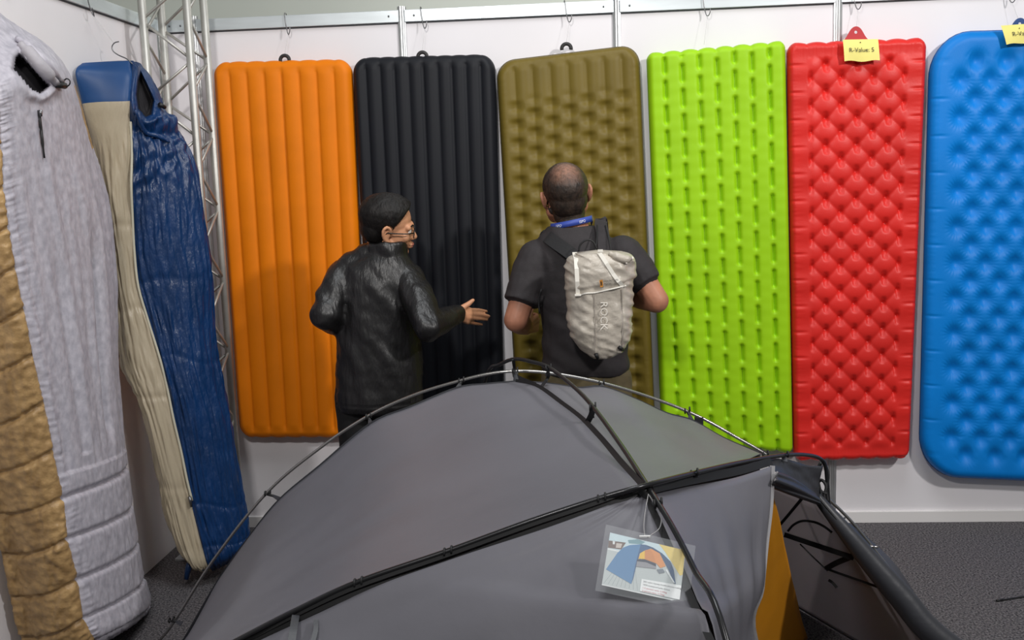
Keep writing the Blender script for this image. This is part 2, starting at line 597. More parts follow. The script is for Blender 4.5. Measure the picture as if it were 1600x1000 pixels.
def ring_tab(key, px, py, r=0.021):
    rt, pos, c = mats[key]
    p = at(px, py, Y=YB - 0.034)
    bm = bmesh.new()
    arc = [p + Vector((math.cos(a) * r, 0, math.sin(a) * r)) for a in [PI * (-0.08 + 1.16 * i / 14) for i in range(15)]]
    tube(bm, arc, 0.0085, 8)
    frm('hanging_tab', bm, M_tab_dark, rt, True, 'dark ring tab')
    return p + Vector((0, 0, r))
hp = {}
hp['orange'] = ring_tab('orange', 445, 94)
hp['black'] = ring_tab('black', 660, 89)
hp['olive'] = ring_tab('olive', 885, 76)
def plate_tab(key, px, m, outline, hole, r, ypx):
    rt, pos, c = mats[key]
    p = at(px, ypx, Y=YB - 0.034)
    bm = bmesh.new()
    N = 40
    o0 = spline([Vector((x, 0, z)) for x, z in outline], 6, True)
    N = len(o0)
    hc = Vector((hole[0], 0, hole[1]))
    ring = []
    for q in o0:
        d = (q - hc).normalized()
        ring.append(hc + d * r)
    vs = [[bm.verts.new(p + q + Vector((0, yy, 0))) for q in L] for yy in (-0.003, 0.003) for L in (o0, ring)]
    for i in range(N):
        j = (i + 1) % N
        bm.faces.new((vs[0][i], vs[0][j], vs[1][j], vs[1][i]))
        bm.faces.new((vs[2][i], vs[3][i], vs[3][j], vs[2][j]))
        bm.faces.new((vs[0][i], vs[2][i], vs[2][j], vs[0][j]))
        bm.faces.new((vs[1][i], vs[1][j], vs[3][j], vs[3][i]))
    frm('hanging_tab', bm, m, rt, False, 'triangular tab with a hole')
    return p + hc
tri = [(-0.062, -0.02), (-0.04, 0.018), (-0.02, 0.05), (0, 0.06), (0.02, 0.05), (0.04, 0.018), (0.062, -0.02), (0, -0.03)]
hp['red'] = plate_tab('red', 1337, M_tab_red, tri, (0, 0.035), 0.007, 63)
hp['blue'] = plate_tab('blue', 1593, M_blue_s, tri, (0, 0.035), 0.007, 50)
hp['green'] = at(1100, 70, Y=YB - 0.034)

# hooks over the back rail with a thin line down to each mat
def s_hook(px, top, label, lo=None, xw=0.0):
    p = at(px, top, Y=-0.034)
    x = p.x
    zt = ZT
    rt = root('wire_hook', label, 'hook', (x, -0.02, zt), 'wire hooks over the panel rails')
    pts = [(x - .004, 0.024, zt - 0.022), (x - .003, 0.024, zt - 0.004), (x - .001, 0.012, zt + 0.010), (x, -0.012, zt + 0.010), (x + .002, -0.026, zt - 0.006), (x + .006, -0.028, zt - 0.045), (x + .014, -0.034, zt - 0.082), (x + .022, -0.045, zt - 0.092), (x + .030, -0.052, zt - 0.078), (x + .031, -0.052, zt - 0.060)]
    tube_obj('wire', spline(pts, 6), 0.0021, M_steel, rt, 7)
    if lo is not None:
        a = Vector((x + 0.020, -0.045, zt - 0.092))
        tube_obj('hanging_line', [a, (a + lo) / 2, lo], 0.0007, M_line, rt, 5)
    return rt
s_hook(443, 23, 'steel wire hook on the rail above the orange sleeping mat', hp['orange'])
s_hook(656, 14, 'steel wire hook on the rail above the black sleeping mat', hp['black'])
s_hook(882, 5, 'steel wire hook on the rail above the olive sleeping mat', hp['olive'])
s_hook(1098, 0, 'steel wire hook on the rail above the lime green sleeping mat', hp['green'])
s_hook(1333, 0, 'steel wire hook on the rail above the red sleeping mat', hp['red'])
s_hook(1573, 0, 'steel wire hook on the rail above the blue sleeping mat', hp['blue'])

# yellow notes
M_note = mat('yellow_paper', (238, 226, 130), 0.7, var=0.02, vscale=10)
M_ink = mat('black_ink', (28, 26, 20), 0.6)
def note(label, c4, txt, size):
    y = -0.128
    q = [at(x, yy, Y=y) for x, yy in c4]   # TL TR BL BR
    rt = root('paper_note', label, 'note', (q[0] + q[3]) / 2, 'yellow notes on the mats')
    n = 10
    verts = []; faces = []
    for side in (0, 0.0006):
        for i in range(n + 1):
            for j in range(n + 1):
                s, t = j / n, i / n
                p = q[0].lerp(q[1], s).lerp(q[2].lerp(q[3], s), t)
                p = p + Vector((0, side - 0.004 * math.sin(PI * t) - 0.012 * t * t * abs(s - 0.4), 0.003 * math.sin(9 * s) * (t > 0.95)))
                verts.append(p)
    K = (n + 1) ** 2
    for i in range(n):
        for j in range(n):
            a = i * (n + 1) + j
            faces.append((a, a + n + 1, a + n + 2, a + 1)); faces.append((K + a, K + a + 1, K + a + n + 2, K + a + n + 1))
    pyd('paper', verts, faces, M_note, rt)
    me = text_mesh(txt, size, 0.0)
    xs = [v.co.x for v in me.vertices]
    xd = (q[1] - q[0]).normalized(); zd = (q[0] - q[2]).normalized()
    base = q[0].lerp(q[2], 0.58) + xd * ((q[1] - q[0]).length - max(xs)) * 0.5
    for v in me.vertices:
        v.co = base + xd * v.co.x + zd * v.co.y + Vector((0, -0.0085 - 0.004 * v.co.x, 0))
    link_mesh('lettering', me, M_ink, rt, False, 'printed black lettering')
    tube_obj('pin', [at((c4[0][0] + c4[1][0]) / 2, c4[0][1] + 4, Y=y - 0.001), at((c4[0][0] + c4[1][0]) / 2, c4[0][1] + 4, Y=y - 0.006)], 0.0022, M_ink, rt)
    return rt
note('yellow paper note pinned below the tab of the red sleeping mat', ((1317, 62), (1372, 61), (1319, 96), (1374, 95)), 'R-Value: 5', 0.0262)
note('yellow paper note cut off by the picture edge on the blue sleeping mat', ((1564, 40), (1622, 36), (1572, 70), (1628, 64)), 'R-Value:', 0.0262)

# ------------------------------------------------------------------ truss in the corner
tr = root('lighting_truss', 'square aluminium truss of four tubes with zigzag braces standing in the corner', 'truss', (-0.953, -0.32, 0))
TX = (-1.052, -0.855); TY = (-0.42, -0.22)
for x in TX:
    for y in TY:
        bm = bmesh.new()
        tube(bm, [(x, y, 0.012), (x, y, 3.1)], 0.0175, 16)
        frm('chord', bm, M_truss, tr)
box_obj('base_plate', (-1.09, -0.46, 0), (-0.815, -0.18, 0.012), M_alu, tr, 0.002)
per = 0.33
faces4 = [((TX[0], TY[0]), (TX[1], TY[0]), 0.0), ((TX[1], TY[0]), (TX[1], TY[1]), 0.02), ((TX[1], TY[1]), (TX[0], TY[1]), 0.17), ((TX[0], TY[1]), (TX[0], TY[0]), 0.11)]
for (a, c, off) in faces4:
    k = 0
    z = 0.10 + off
    while z < 2.85:
        A = Vector((a[0], a[1], z)); B = Vector((c[0], c[1], z + per * 0.47))
        C = Vector((a[0], a[1], z + per))
        d = (B - A); d.z = 0; d.normalize()
        for (p, q) in ((A + Vector((0, 0, .012)), B), (B + Vector((0, 0, .012)), C)):
            bm = bmesh.new()
            tube(bm, [p, q], 0.0062, 8)
            frm('brace', bm, M_truss, tr)
        z += per
# ------------------------------------------------------------------ sleeping bags on the left wall
M_silver = mat('silver_grey_shell', (166, 163, 173), 0.5, spec=0.4, rgb2=(194, 190, 199), vscale=42, detail=7, bump=0.12, bscale=70, stretch=(1, 1, 0.8))
M_gold = mat('golden_brown_shell', (146, 116, 76), 0.42, spec=0.4, rgb2=(186, 152, 104), vscale=22, bump=0.35, bscale=55)
M_dark = mat('dark_lining', (24, 22, 26), 0.7)
M_pale_lin = mat('pale_lining', (170, 166, 172), 0.6, bump=0.2, bscale=60)
M_beige = mat('beige_shell', (168, 156, 134), 0.36, spec=0.5, var=0.03, vscale=10, bump=0.3, bscale=70, stretch=(1, 1, 0.2))
M_bluebag = mat('dark_blue_shell', (9, 46, 90), 0.36, spec=0.5, var=0.08, vscale=14, bump=0.5, bscale=60, stretch=(1, 1, 0.4))
M_blue_flat = mat('blue_hood_fabric', (18, 62, 112), 0.45, spec=0.4, var=0.03, vscale=10)
M_cord = mat('black_cord', (18, 18, 20), 0.5)
M_zip = mat('zip_tape', (186, 182, 164), 0.5)

def cat(a, b, c, d, t):
    return 0.5 * ((2 * b) + (c - a) * t + (2 * a - 5 * b + 4 * c - d) * t * t + (3 * b - a - 3 * c + d) * t ** 3)
def interp_rows(rows, v):
    n = len(rows)
    i = min(n - 2, max(0, int(v))); t = v - i
    g = lambda k: rows[min(n - 1, max(0, k))]
    return [cat(g(i - 1)[k], g(i)[k], g(i + 1)[k], g(i + 2)[k], t) for k in range(len(rows[0]))]
def px_of(p):
    d = p - CAM
    z = d.dot(FW)
    return 800 + F_PX * d.dot(RT) / z, 500 - F_PX * d.dot(UP) / z
def poly_sd(x, y, P):
    """signed distance to polygon, negative inside"""
    best = 1e9; inside = False
    n = len(P)
    for i in range(n):
        x1, y1 = P[i]; x2, y2 = P[(i + 1) % n]
        dx, dy = x2 - x1, y2 - y1
        t = max(0, min(1, ((x - x1) * dx + (y - y1) * dy) / (dx * dx + dy * dy)))
        best = min(best, math.hypot(x - x1 - t * dx, y - y1 - t * dy))
        if (y1 > y) != (y2 > y) and x < (x2 - x1) * (y - y1) / (y2 - y1) + x1: inside = not inside
    return -best if inside else best

def make_bag(label, rows, nU, sub, disp, splits, openings, base):
    """rows: rings of control points; splits: part name -> (material, u0, u1, v0, v1)"""
    rt = root('sleeping_bag', label, 'sleeping bag', base, 'mummy sleeping bags on the left wall')
    K = len(rows[0])
    nv = (len(rows) - 1) * sub
    G = []
    for i in range(nv + 1):
        ctrl = interp_rows(rows, i / sub)
        G.append(spline(ctrl, nU, True))
    NU = K * nU
    # normals
    D = [[None] * NU for _ in range(nv + 1)]
    cls = [[None] * NU for _ in range(nv + 1)]
    for i in range(nv + 1):
        for j in range(NU):
            a = G[i][(j + 1) % NU] - G[i][(j - 1) % NU]
            c = G[min(nv, i + 1)][j] - G[max(0, i - 1)][j]
            n = a.cross(c)
            cen = sum(G[i], Vector()) / NU if j == 0 else cen
            if n.length < 1e-9: n = G[i][j] - cen
            n.normalize()
            if n.dot(G[i][j] - cen) < 0: n = -n
            p = G[i][j]
            h = disp(i / sub, j / nU, p); push = 0.0
            if openings and n.dot(CAM - p) > 0 and i / sub < openings['vmax']:
                x, y = px_of(p)
                sd = poly_sd(x, y, openings['poly'])
                push = openings['depth'] * sm(0.5, -4, sd)
                h *= 1 - 0.8 * sm(10, 2, sd)
                h += openings['rim'] * math.exp(-((sd - 7) / 6.0) ** 2)
                if sd < -1.0: cls[i][j] = 'in'
            D[i][j] = p + n * h + (p - CAM).normalized() * push
    for name, (m, rects, lab) in splits.items():
        idx = {}; vs = []; fs = []
        def vid(i, j):
            j %= NU
            if (i, j) not in idx:
                idx[(i, j)] = len(vs); vs.append(D[i][j])
            return idx[(i, j)]
        for (u0, u1, v0, v1) in rects:
            j0, j1 = int(round(u0 * nU)), int(round(u1 * nU))
            for i in range(int(round(v0 * sub)), int(round(v1 * sub))):
                for j in range(j0, j1):
                    c4 = [(i, j), (i + 1, j), (i + 1, j + 1), (i, j + 1)]
                    k = all(cls[a][b_ % NU] == 'in' for a, b_ in c4)
                    if (name == 'hood_lining') != k: continue
                    fs.append(tuple(vid(a, b_) for a, b_ in c4))
        if fs: pyd(name, vs, fs, m, rt, True, lab)
    # end caps
    for i, nm in ((0, 'top_end'), (nv, 'foot_end')):
        ring = D[i]
        cen = sum(ring, Vector()) / NU
        vs = list(ring) + [cen + (Vector((0, 0, 0.01)) if i == 0 else Vector((0, 0, -0.008)))]
        pyd(nm, vs, [(j, (j + 1) % NU, NU) for j in range(NU)], list(splits.values())[0][0], rt)
    flat = [(D[i][j], px_of(D[i][j])) for i in range(0, nv + 1) for j in range(NU)]
    def surf(px, py, out=0.004):
        best = None
        for p, q in flat:
            e = math.hypot(q[0] - px, q[1] - py)
            if e < 5:
                z = (p - CAM).length
                k = e * 0.004 + z
                if best is None or k < best[0]: best = (k, p)
        if best is None:
            best = min(((math.hypot(q[0] - px, q[1] - py), p) for p, q in flat), key=lambda t: t[0])
        z = (best[1] - CAM).length
        return CAM + ray(px, py) * (z - out)
    return rt, surf, D, nU, sub

# --- silver and gold bag
R1 = [((-8, 20), (-24, 14), (-38, 24)), ((30, 43), (-25, 66), (-60, 74)), ((64, 65), (-12, 104), (-66, 112)), ((91, 94), (-4, 142), (-66, 152)),
      ((111, 128), (0, 186), (-64, 205)), ((124, 165), (3, 228), (-60, 252)), ((141, 228), (7, 292), (-55, 320)), ((159, 290), (15, 355), (-50, 390)),
      ((171, 350), (26, 418), (-45, 455)), ((178, 430), (39, 485), (-38, 520)), ((180, 520), (53, 556), (-28, 590)), ((182, 600), (70, 630), (-15, 670)),
      ((187, 668), (85, 705), (-2, 738)), ((191, 725), (98, 778), (13, 803)), ((200, 785), (106, 842), (28, 867)), ((208, 842), (121, 906), (41, 933)),
      ((217, 898), (131, 966), (56, 995)), ((227, 932), (149, 1000), (80, 1033)), ((223, 944), (160, 1006), (104, 1038))]
rows1 = []
for k, (e, s, g) in enumerate(R1):
    tk = min(1.0, 0.35 + 0.25 * k) if k < 3 else 1.0
    if k == len(R1) - 1: tk = 0.55
    E = at(*e, X=-1.155 + 0.11 * tk)
    Sx = at(*s, X=-1.155 + 0.265 * tk)
    Gx = at(*g, X=-1.155 + 0.085 * tk)
    F1 = E.lerp(Sx, 0.30) + Vector((0.062 * tk, 0, 0)); F2 = E.lerp(Sx, 0.66) + Vector((0.05 * tk, 0, 0))
    G0 = Sx.lerp(Gx, 0.5) + Vector((0.02, -0.035, 0)) * tk
    B1 = Vector((-1.148, Gx.y + 0.07, Gx.z)); B2 = Vector((-1.148, E.y - 0.06, E.z))
    rows1.append([E, F1, F2, Sx, G0, Gx, B1, B2])
def d1(v, u, p):
    h = 0.0
    q = lambda dv, wd: math.exp(-(dv / wd) ** 2)
    fr = v - round(v)
    if u <= 3.0:
        if v > 12.5 and v < 17.6:
            h += -0.014 * q(fr, 0.06) + 0.007
            h += 0.005 * fbm((u * 5, v * 1.2, 0), 3.2, 1.0, 1, 4) * 1.0
        else:
            k = sm(5.0, 6.5, v)
            h += 0.013 * k * fbm((u, v, 0), 5.0, 0.30, 1, 2.0)
            h += 0.003 * k * fbm((u, v, 0), 11.0, 0.8, 1, 9.0)
            # upright welt pockets
            if 7 < v < 12.2:
                c = 1.32 - 0.0 * v
                h += -0.034 * q(u - 1.35, 0.09) * sm(7, 9.5, v) * sm(12.2, 11.6, v)
                h += -0.012 * q(u - 2.25, 0.08) * sm(7, 9, v) * sm(12.9, 12.3, v)
        h += 0.0022 * fbm(p, 45, 45, 14, 1) + 0.0015 * fbm(p, 90, 90, 40, 6)
        if u > 2.6: h += 0.005 * noise.noise(Vector((u * 4, v * 14, 2))) * sm(2.5, 3, u)
        h += -0.006 * q(u - 3.0, 0.06)
    else:
        if u < 5.6:
            h += -0.015 * q(fr, 0.05) + 0.008 + 0.005 * fbm((u * 6, v * 6, 0), 1, 1, 1, 3) + 0.004 * fbm(p, 35, 35, 60, 3)
            h += -0.008 * q(u - 3.0, 0.06)
        elif u > 7.2:
            h += 0.005 * fbm(p, 60, 60, 60, 3)
    return h
op1 = dict(poly=[(22, 90), (30, 83), (44, 97), (60, 114), (78, 134), (70, 142), (62, 148), (47, 142), (32, 124), (19, 110)], depth=0.12, rim=0.010, vmax=7)
b1, surf1, D1, nU1, sub1 = make_bag('silver grey mummy sleeping bag with golden brown underside, nearest on the left wall', rows1, 20, 26, d1,
    dict(top_panel=(M_silver, [(0, 3, 0, 4), (0.6, 3, 4, 6), (0.2, 3, 6, 18)], None), underside=(M_gold, [(3, 7.6, 1, 18)], 'golden brown quilted underside'),
         hood_back=(M_silver, [(3, 7.6, 0, 1), (7.6, 8, 0, 4)], None), side_strip=(M_gold, [(7.6, 8.6, 4, 6), (7.6, 8.2, 6, 18)], 'golden brown strip'),
         hood_lining=(M_dark, [(0, 3, 0, 7)], 'dark opening of the hood')), op1, Vector((-1.12, -1.4, 0.05)))
tube_obj('zip', [surf1(60.5 + 0.9 * i - 0.2 * (i > 6), 172 + 7.5 * i) for i in range(11)], [0.0045, 0.0045, 0.003], M_cord, b1, 6, 'black zip')
tube_obj('zip_slider', [surf1(63, 172, 0.012), surf1(64, 182, 0.014)], [0.006, 0.004], M_steel, b1, 6)
rim = [surf1(x, y, 0.006) for x, y in ((27, 60), (46, 74), (72, 100), (97, 127))]
tube_obj('collar_edge', spline(rim, 6), [0.010, 0.014, 0.014, 0.010], M_silver, b1, 10)
tube_obj('collar_roll', spline([surf1(x, y, 0.0) for x, y in ((31, 68), (46, 84), (66, 107), (88, 130))], 6), [0.012, 0.022, 0.022, 0.012], M_pale_lin, b1, 10, 'pale inner collar')
c0 = surf1(94, 132, 0.02)
tube_obj('cord_lock', [surf1(90, 133, 0.022), surf1(101, 134, 0.026)], [0.009, 0.011], M_cord, b1, 8, 'black cord lock')
lp = [surf1(100, 132, 0.03) + Vector((0, 0.0, 0.0)) for _ in range(1)][0]
c_loop = [at(x, y, Y=lp.y) for x, y in ((99, 131), (101, 125), (105, 123), (109, 126), (109, 131), (105, 135), (100, 134))]
tube_obj('draw_cord', spline(c_loop, 5), 0.0022, M_cord, b1, 6, 'black cord loop')

# --- beige and blue bag
R2 = [((212, 99), (205, 95), (128, 99)), ((229, 118), (206, 116), (118, 113)), ((244, 143), (203, 152), (127, 156)), ((257, 172), (204, 192), (138, 200)),
      ((279, 204), (206, 240), (150, 245)), ((297, 236), (205, 290), (160, 290)), ((311, 280), (207, 340), (168, 338)), ((321, 345), (210, 395), (176, 395)),
      ((331, 420), (216, 448), (181, 452)), ((334, 500), (231, 500), (184, 512)), ((342, 560), (249, 558), (189, 570)), ((351, 610), (261, 606), (207, 606)),
      ((360, 655), (271, 655), (226, 655)), ((374, 742), (292, 750), (246, 742)), ((383, 790), (302, 800), (259, 800)), ((390, 828), (315, 850), (276, 850)),
      ((389, 848), (325, 884), (298, 878)), ((374, 866), (333, 891), (317, 888))]
rows2 = []
for k, (e, s, g) in enumerate(R2):
    tk = (0.35, 0.75)[k] if k < 2 else (0.5 if k == len(R2) - 1 else 1.0)
    E = at(*e, Y=-0.56); Sx = at(*s, Y=-0.60 - 0.15 * tk); Gx = at(*g, Y=-0.76)
    if Gx.x < -1.14: Gx = at(*g, X=-1.14)
    nrm = Vector((0.45, -0.89, 0))
    F1 = E.lerp(Sx, 0.30) + nrm * 0.045 * tk; F2 = E.lerp(Sx, 0.68) + nrm * 0.04 * tk
    G0 = Sx.lerp(Gx, 0.5) + Vector((-0.25, -0.95, 0)) * 0.035 * tk
    B1 = Gx + Vector((0.015, 0.12, 0)); B1.x = max(B1.x, -1.14)
    B2 = E + Vector((-0.10, 0.055, 0)); B2.x = max(B2.x, -1.13)
    rows2.append([E, F1, F2, Sx, G0, Gx, B1, B2])
def d2(v, u, p):
    h = 0.0
    if u <= 3.0 or u > 7.4:
        k = sm(1.5, 4, v)
        wv = v + 0.25 * noise.noise(Vector((u * 1.5, v * 0.7, 3)))
        h += 0.011 * k * fbm((u + 0.08 * math.sin(v * 1.7), v, 0), 6.0, 0.45, 1, 12.0) + 0.008 * k * fbm((u + 0.06 * math.sin(v * 2.3), v, 0), 12.0, 0.9, 1, 5.0) + 0.004 * fbm((u, v, 0), 22, 2.0, 1, 8)
        # baffle seams
        for s0 in (8.0, 10.0, 12.4, 13.8, 15.2):
            h -= 0.0025 * math.exp(-((v - s0 - 0.12 * math.sin(u * 2)) / 0.09) ** 2)
        # bunched collar and chest pocket
        if 2.2 < v < 6.0 and 0 < u < 3:
            h += 0.022 * math.exp(-((v - 3.1 - 0.35 * (1.5 - u)) / 0.35) ** 2) - 0.012 * math.exp(-((v - 3.7 - 0.35 * (1.5 - u)) / 0.2) ** 2)
            h += 0.012 * fbm((u, v, 0), 3.5, 3.0, 1, 1.0) * sm(2.2, 3, v) * sm(6, 5, v)
    elif u < 5.6:
        if v > 2.2:
            k = sm(2.9, 4.0, v)
            h += 0.010 * k * fbm((u + 0.1 * math.sin(v), v, 0), 7.0, 0.6, 1, 3.0) + 0.006 * k * fbm((u + 0.1 * math.sin(v * 1.4), v, 0), 15.0, 1.2, 1, 7.0)
            for s0 in (6.2, 8.6, 11.3, 13.2):
                h -= 0.003 * math.exp(-((v - s0) / 0.12) ** 2)
    h -= 0.008 * math.exp(-((u - 3.0) / 0.07) ** 2)
    return h
op2 = dict(poly=[(219, 110), (229, 130), (241, 157), (236, 180), (226, 186), (215, 172), (212, 150), (214, 125)], depth=0.08, rim=0.010, vmax=4.5)
b2, surf2, D2, nU2, sub2 = make_bag('dark blue and beige mummy sleeping bag on a wire hook beside the truss', rows2, 18, 20, d2,
    dict(top_panel=(M_bluebag, [(0, 3, 0, 17)], None), underside=(M_beige, [(3, 6.6, 2.15, 17)], 'shiny beige underside'),
         hood_panel=(M_blue_flat, [(3, 6.6, 0, 2.15)], 'smooth blue hood panel'), back_panel=(M_bluebag, [(6.6, 8, 0, 17)], None),
         hood_lining=(M_dark, [(0, 3, 0, 5)], 'dark opening of the hood')), op2, Vector((-1.0, -0.7, 0.03)))
zl = [surf2(x, y, 0.004) for x, y in ((204, 190), (206, 240), (205, 290), (207, 340), (210, 395), (216, 448), (231, 500), (249, 558), (261, 606), (271, 655), (283, 706), (292, 750), (300, 782))]
tube_obj('zip', spline(zl, 4), 0.0055, M_zip, b2, 7, 'pale zip tape')
tube_obj('zip_slider', [surf2(296, 776, 0.012), surf2(299, 792, 0.014)], [0.007, 0.005], M_steel, b2, 7)
tube_obj('cord_lock', [surf2(249, 163, 0.02), surf2(258, 168, 0.022)], [0.010, 0.008], M_cord, b2, 7, 'black cord lock')
tl = at(186, 890, Y=-0.72)
tube_obj('hanging_loop', [at(300, 868, Y=-0.73), at(294, 888, Y=-0.75), at(291, 905, Y=-0.76)], [0.012, 0.014, 0.010], M_bluebag, b2, 8, 'blue fabric tail')
tube_obj('pocket_edge', spline([surf2(x, y, 0.006) for x, y in ((211, 172), (226, 205), (245, 212), (265, 222))], 5), [0.006, 0.010, 0.010, 0.005], M_bluebag, b2, 8)

# hanger hook and rail hooks on the left wall
a = at(204, 97, Y=-0.62)
hk = root('coat_hanger', 'thin wire coat hanger hook above the blue and beige sleeping bag', 'hanger', a)
tube_obj('wire', spline([at(x, y, Y=-0.66) for x, y in ((207, 100), (198, 92), (185, 86), (177, 80), (175, 73), (179, 67), (186, 65))], 6), 0.0024, M_steel, hk, 7)
def left_hook(px, py, label, lo=None):
    y = at(px, py, X=WX + 0.03).y
    rt = root('wire_hook', label, 'hook', (WX, y, ZT), 'wire hooks over the panel rails')
    pts = [(-.022, -.004, -.022), (-.022, -.002, .002), (-.012, 0, .012), (.012, 0, .012), (.024, .004, -.006), (.026, .014, -.045), (.032, .022, -.078), (.044, .012, -.092), (.054, -.012, -.085), (.056, -.024, -.066)]
    tube_obj('wire', spline([Vector((WX, y, ZT)) + Vector(p) for p in pts], 6), 0.0022, M_steel, rt, 7)
    if lo is not None:
        q = Vector((WX + .044, y + .01, ZT - .092))
        tube_obj('hanging_line', [q, (q + lo) / 2, lo], 0.0007, M_line, rt, 5)
left_hook(138, 8, 'steel wire hook on the left wall rail above the blue sleeping bag', at(178, 68, Y=-0.66))
left_hook(-8, -30, 'steel wire hook on the left wall rail above the silver sleeping bag')
# ------------------------------------------------------------------ people
M_skin1 = mat('skin_warm', (196, 142, 108), 0.5, spec=0.35, var=0.05, vscale=20)
M_skin2 = mat('skin_pink', (172, 118, 94), 0.5, spec=0.35, var=0.06, vscale=20)
M_hair1 = mat('black_hair', (17, 14, 13), 0.55, spec=0.3, var=0.4, vscale=60, bump=0.3, bscale=190, stretch=(1, 1, 0.3))
M_hair2 = mat('brown_hair', (44, 35, 29), 0.5, spec=0.4, var=0.35, vscale=60, bump=0.3, bscale=160, stretch=(1, 1, 0.5))
M_jacket = mat('black_shell_jacket', (20, 19, 20), 0.42, spec=0.55, var=0.1, vscale=10, bump=0.55, bscale=45, stretch=(1, 1, 0.3))
M_trouser1 = mat('black_trousers', (14, 14, 16), 0.8, bump=0.1, bscale=80)
M_tee = mat('charcoal_tshirt', (42, 38, 40), 0.8, var=0.06, vscale=30, bump=0.15, bscale=50)
M_trouser2 = mat('khaki_trousers', (88, 78, 54), 0.85, var=0.05, vscale=40, bump=0.2, bscale=50)
M_shoe = mat('dark_shoe', (30, 28, 28), 0.6)
M_frame = mat('black_frame', (12, 12, 12), 0.35)
M_lens = mat('clear_lens', (230, 235, 238), 0.08, alpha=0.25, spec=0.8)
M_eye = mat('eye_white', (226, 220, 212), 0.25)
M_iris = mat('dark_iris', (40, 26, 18), 0.2)
M_lips = mat('lips', (160, 92, 80), 0.5)

def head_blobs(bm, M, k=1.0, nk=(0, -0.035, -0.2)):
    """head in a local frame: +Y face, +Z up, origin mid head; M places it"""
    def E(c, r, rot=None):
        R = M.to_3x3()
        s = R.col[0].length
        rr = R.normalized()
        if rot is not None: rr = rr @ rot
        ell(bm, M @ Vector(c), [q * s for q in r], rr, 22)
    def L(pts, rad):
        s = M.to_3x3().col[0].length
        limb(bm, [M @ Vector(p) for p in pts], [q * s for q in rad], 14)
    E((0, -0.012, 0.034), (0.076, 0.096, 0.081))
    E((0, -0.045, -0.005), (0.066, 0.058, 0.062))
    E((0, 0.030, -0.022), (0.066, 0.061, 0.080))
    E((0, 0.060, -0.092), (0.028, 0.026, 0.021))
    L([(0.056, 0.004, -0.052), (0.046, 0.03, -0.082), (0.0, 0.062, -0.097)], [0.024, 0.024, 0.019])
    L([(-0.056, 0.004, -0.052), (-0.046, 0.03, -0.082), (0.0, 0.062, -0.097)], [0.024, 0.024, 0.019])
    L([(-0.044, 0.072, 0.016), (0, 0.083, 0.018), (0.044, 0.072, 0.016)], [0.012, 0.013, 0.012])
    L([(0, 0.085, 0.010), (0, 0.093, -0.010), (0, 0.102, -0.029)], [0.008, 0.009, 0.0115])
    E((0.012, 0.093, -0.032), (0.009, 0.010, 0.008)); E((-0.012, 0.093, -0.032), (0.009, 0.010, 0.008))
    E((0, 0.090, -0.057), (0.024, 0.011, 0.0065)); E((0, 0.087, -0.068), (0.021, 0.011, 0.0075))
    E((0.044, 0.062, -0.022), (0.020, 0.020, 0.020)); E((-0.044, 0.062, -0.022), (0.020, 0.020, 0.020))
    for s in (-1, 1):
        # ear: rim, lobe and a thin plate
        rim = [(s * 0.072, 0.006, -0.004), (s * 0.082, 0.004, 0.016), (s * 0.089, -0.010, 0.026), (s * 0.092, -0.022, 0.012), (s * 0.088, -0.020, -0.012), (s * 0.080, -0.008, -0.032), (s * 0.073, 0.002, -0.034)]
        L(spline(rim, 2), [0.0062] * (len(rim) * 2 - 1))
        E((s * 0.078, -0.008, -0.004), (0.005, 0.015, 0.026))
        E((s * 0.077, 0.000, -0.034), (0.006, 0.008, 0.009))
    L([(0, -0.018, -0.055), (nk[0] * .5, -0.028, -0.12), nk], [0.056, 0.056, 0.064])
def head_extras(M, rt, hair_m, skin_body, hairfun, hoff, thin=None):
    s = M.to_3x3().col[0].length
    R = M.to_3x3().normalized()
    for sx in (-1, 1):
        bm = bmesh.new(); ell(bm, M @ Vector((sx * 0.031, 0.0745, 0.000)), (0.0125 * s,) * 3, R, 16)
        e = frm('eye', bm, M_eye, rt)
        bm = bmesh.new(); ell(bm, M @ Vector((sx * 0.031, 0.0845, 0.000)), (0.0058 * s, 0.0032 * s, 0.0058 * s), R, 12)
        frm('iris', bm, M_iris, e, True, 'dark iris')
        bm = bmesh.new(); limb(bm, [M @ Vector(p) for p in ((sx * 0.016, 0.090, 0.020), (sx * 0.032, 0.089, 0.025), (sx * 0.048, 0.078, 0.020))], [0.003, 0.004, 0.0025], 8)
        frm('eyebrow', bm, hair_m, rt)
    bm = bmesh.new()
    ell(bm, M @ Vector((0, 0.0945, -0.0575)), (0.021 * s, 0.0085 * s, 0.0048 * s), R, 14)
    ell(bm, M @ Vector((0, 0.0915, -0.0670)), (0.018 * s, 0.0085 * s, 0.0055 * s), R, 14)
    frm('lips', bm, M_lips, rt)
    # hair shell grown from the scalp faces
    Mi = M.inverted()
    me = skin_body
    loc = [Mi @ v.co for v in me.vertices]
    ns = [v.normal.copy() for v in me.vertices]
    idx = {}; vs = []; fs = []
    lim = [hairfun(p) for p in loc]
    for poly in me.polygons:
        if all(lim[i] > 0 for i in poly.vertices):
            f = []
            for i in poly.vertices:
                if i not in idx:
                    p = me.vertices[i].co; q = loc[i]
                    t = sm(0, 0.018, lim[i])
                    nn = 0.9 + 0.10 * noise.noise(Vector((q.x * 70, q.y * 70, q.z * 18))) + 0.08 * noise.noise(Vector((q.x * 170, q.y * 170, q.z * 50)))
                    idx[i] = len(vs)
                    vs.append(p + ns[i] * (0.0012 + hoff(q) * t * nn))
                f.append(idx[i])
            fs.append(f)
    return pyd('hair', vs, fs, hair_m, rt)
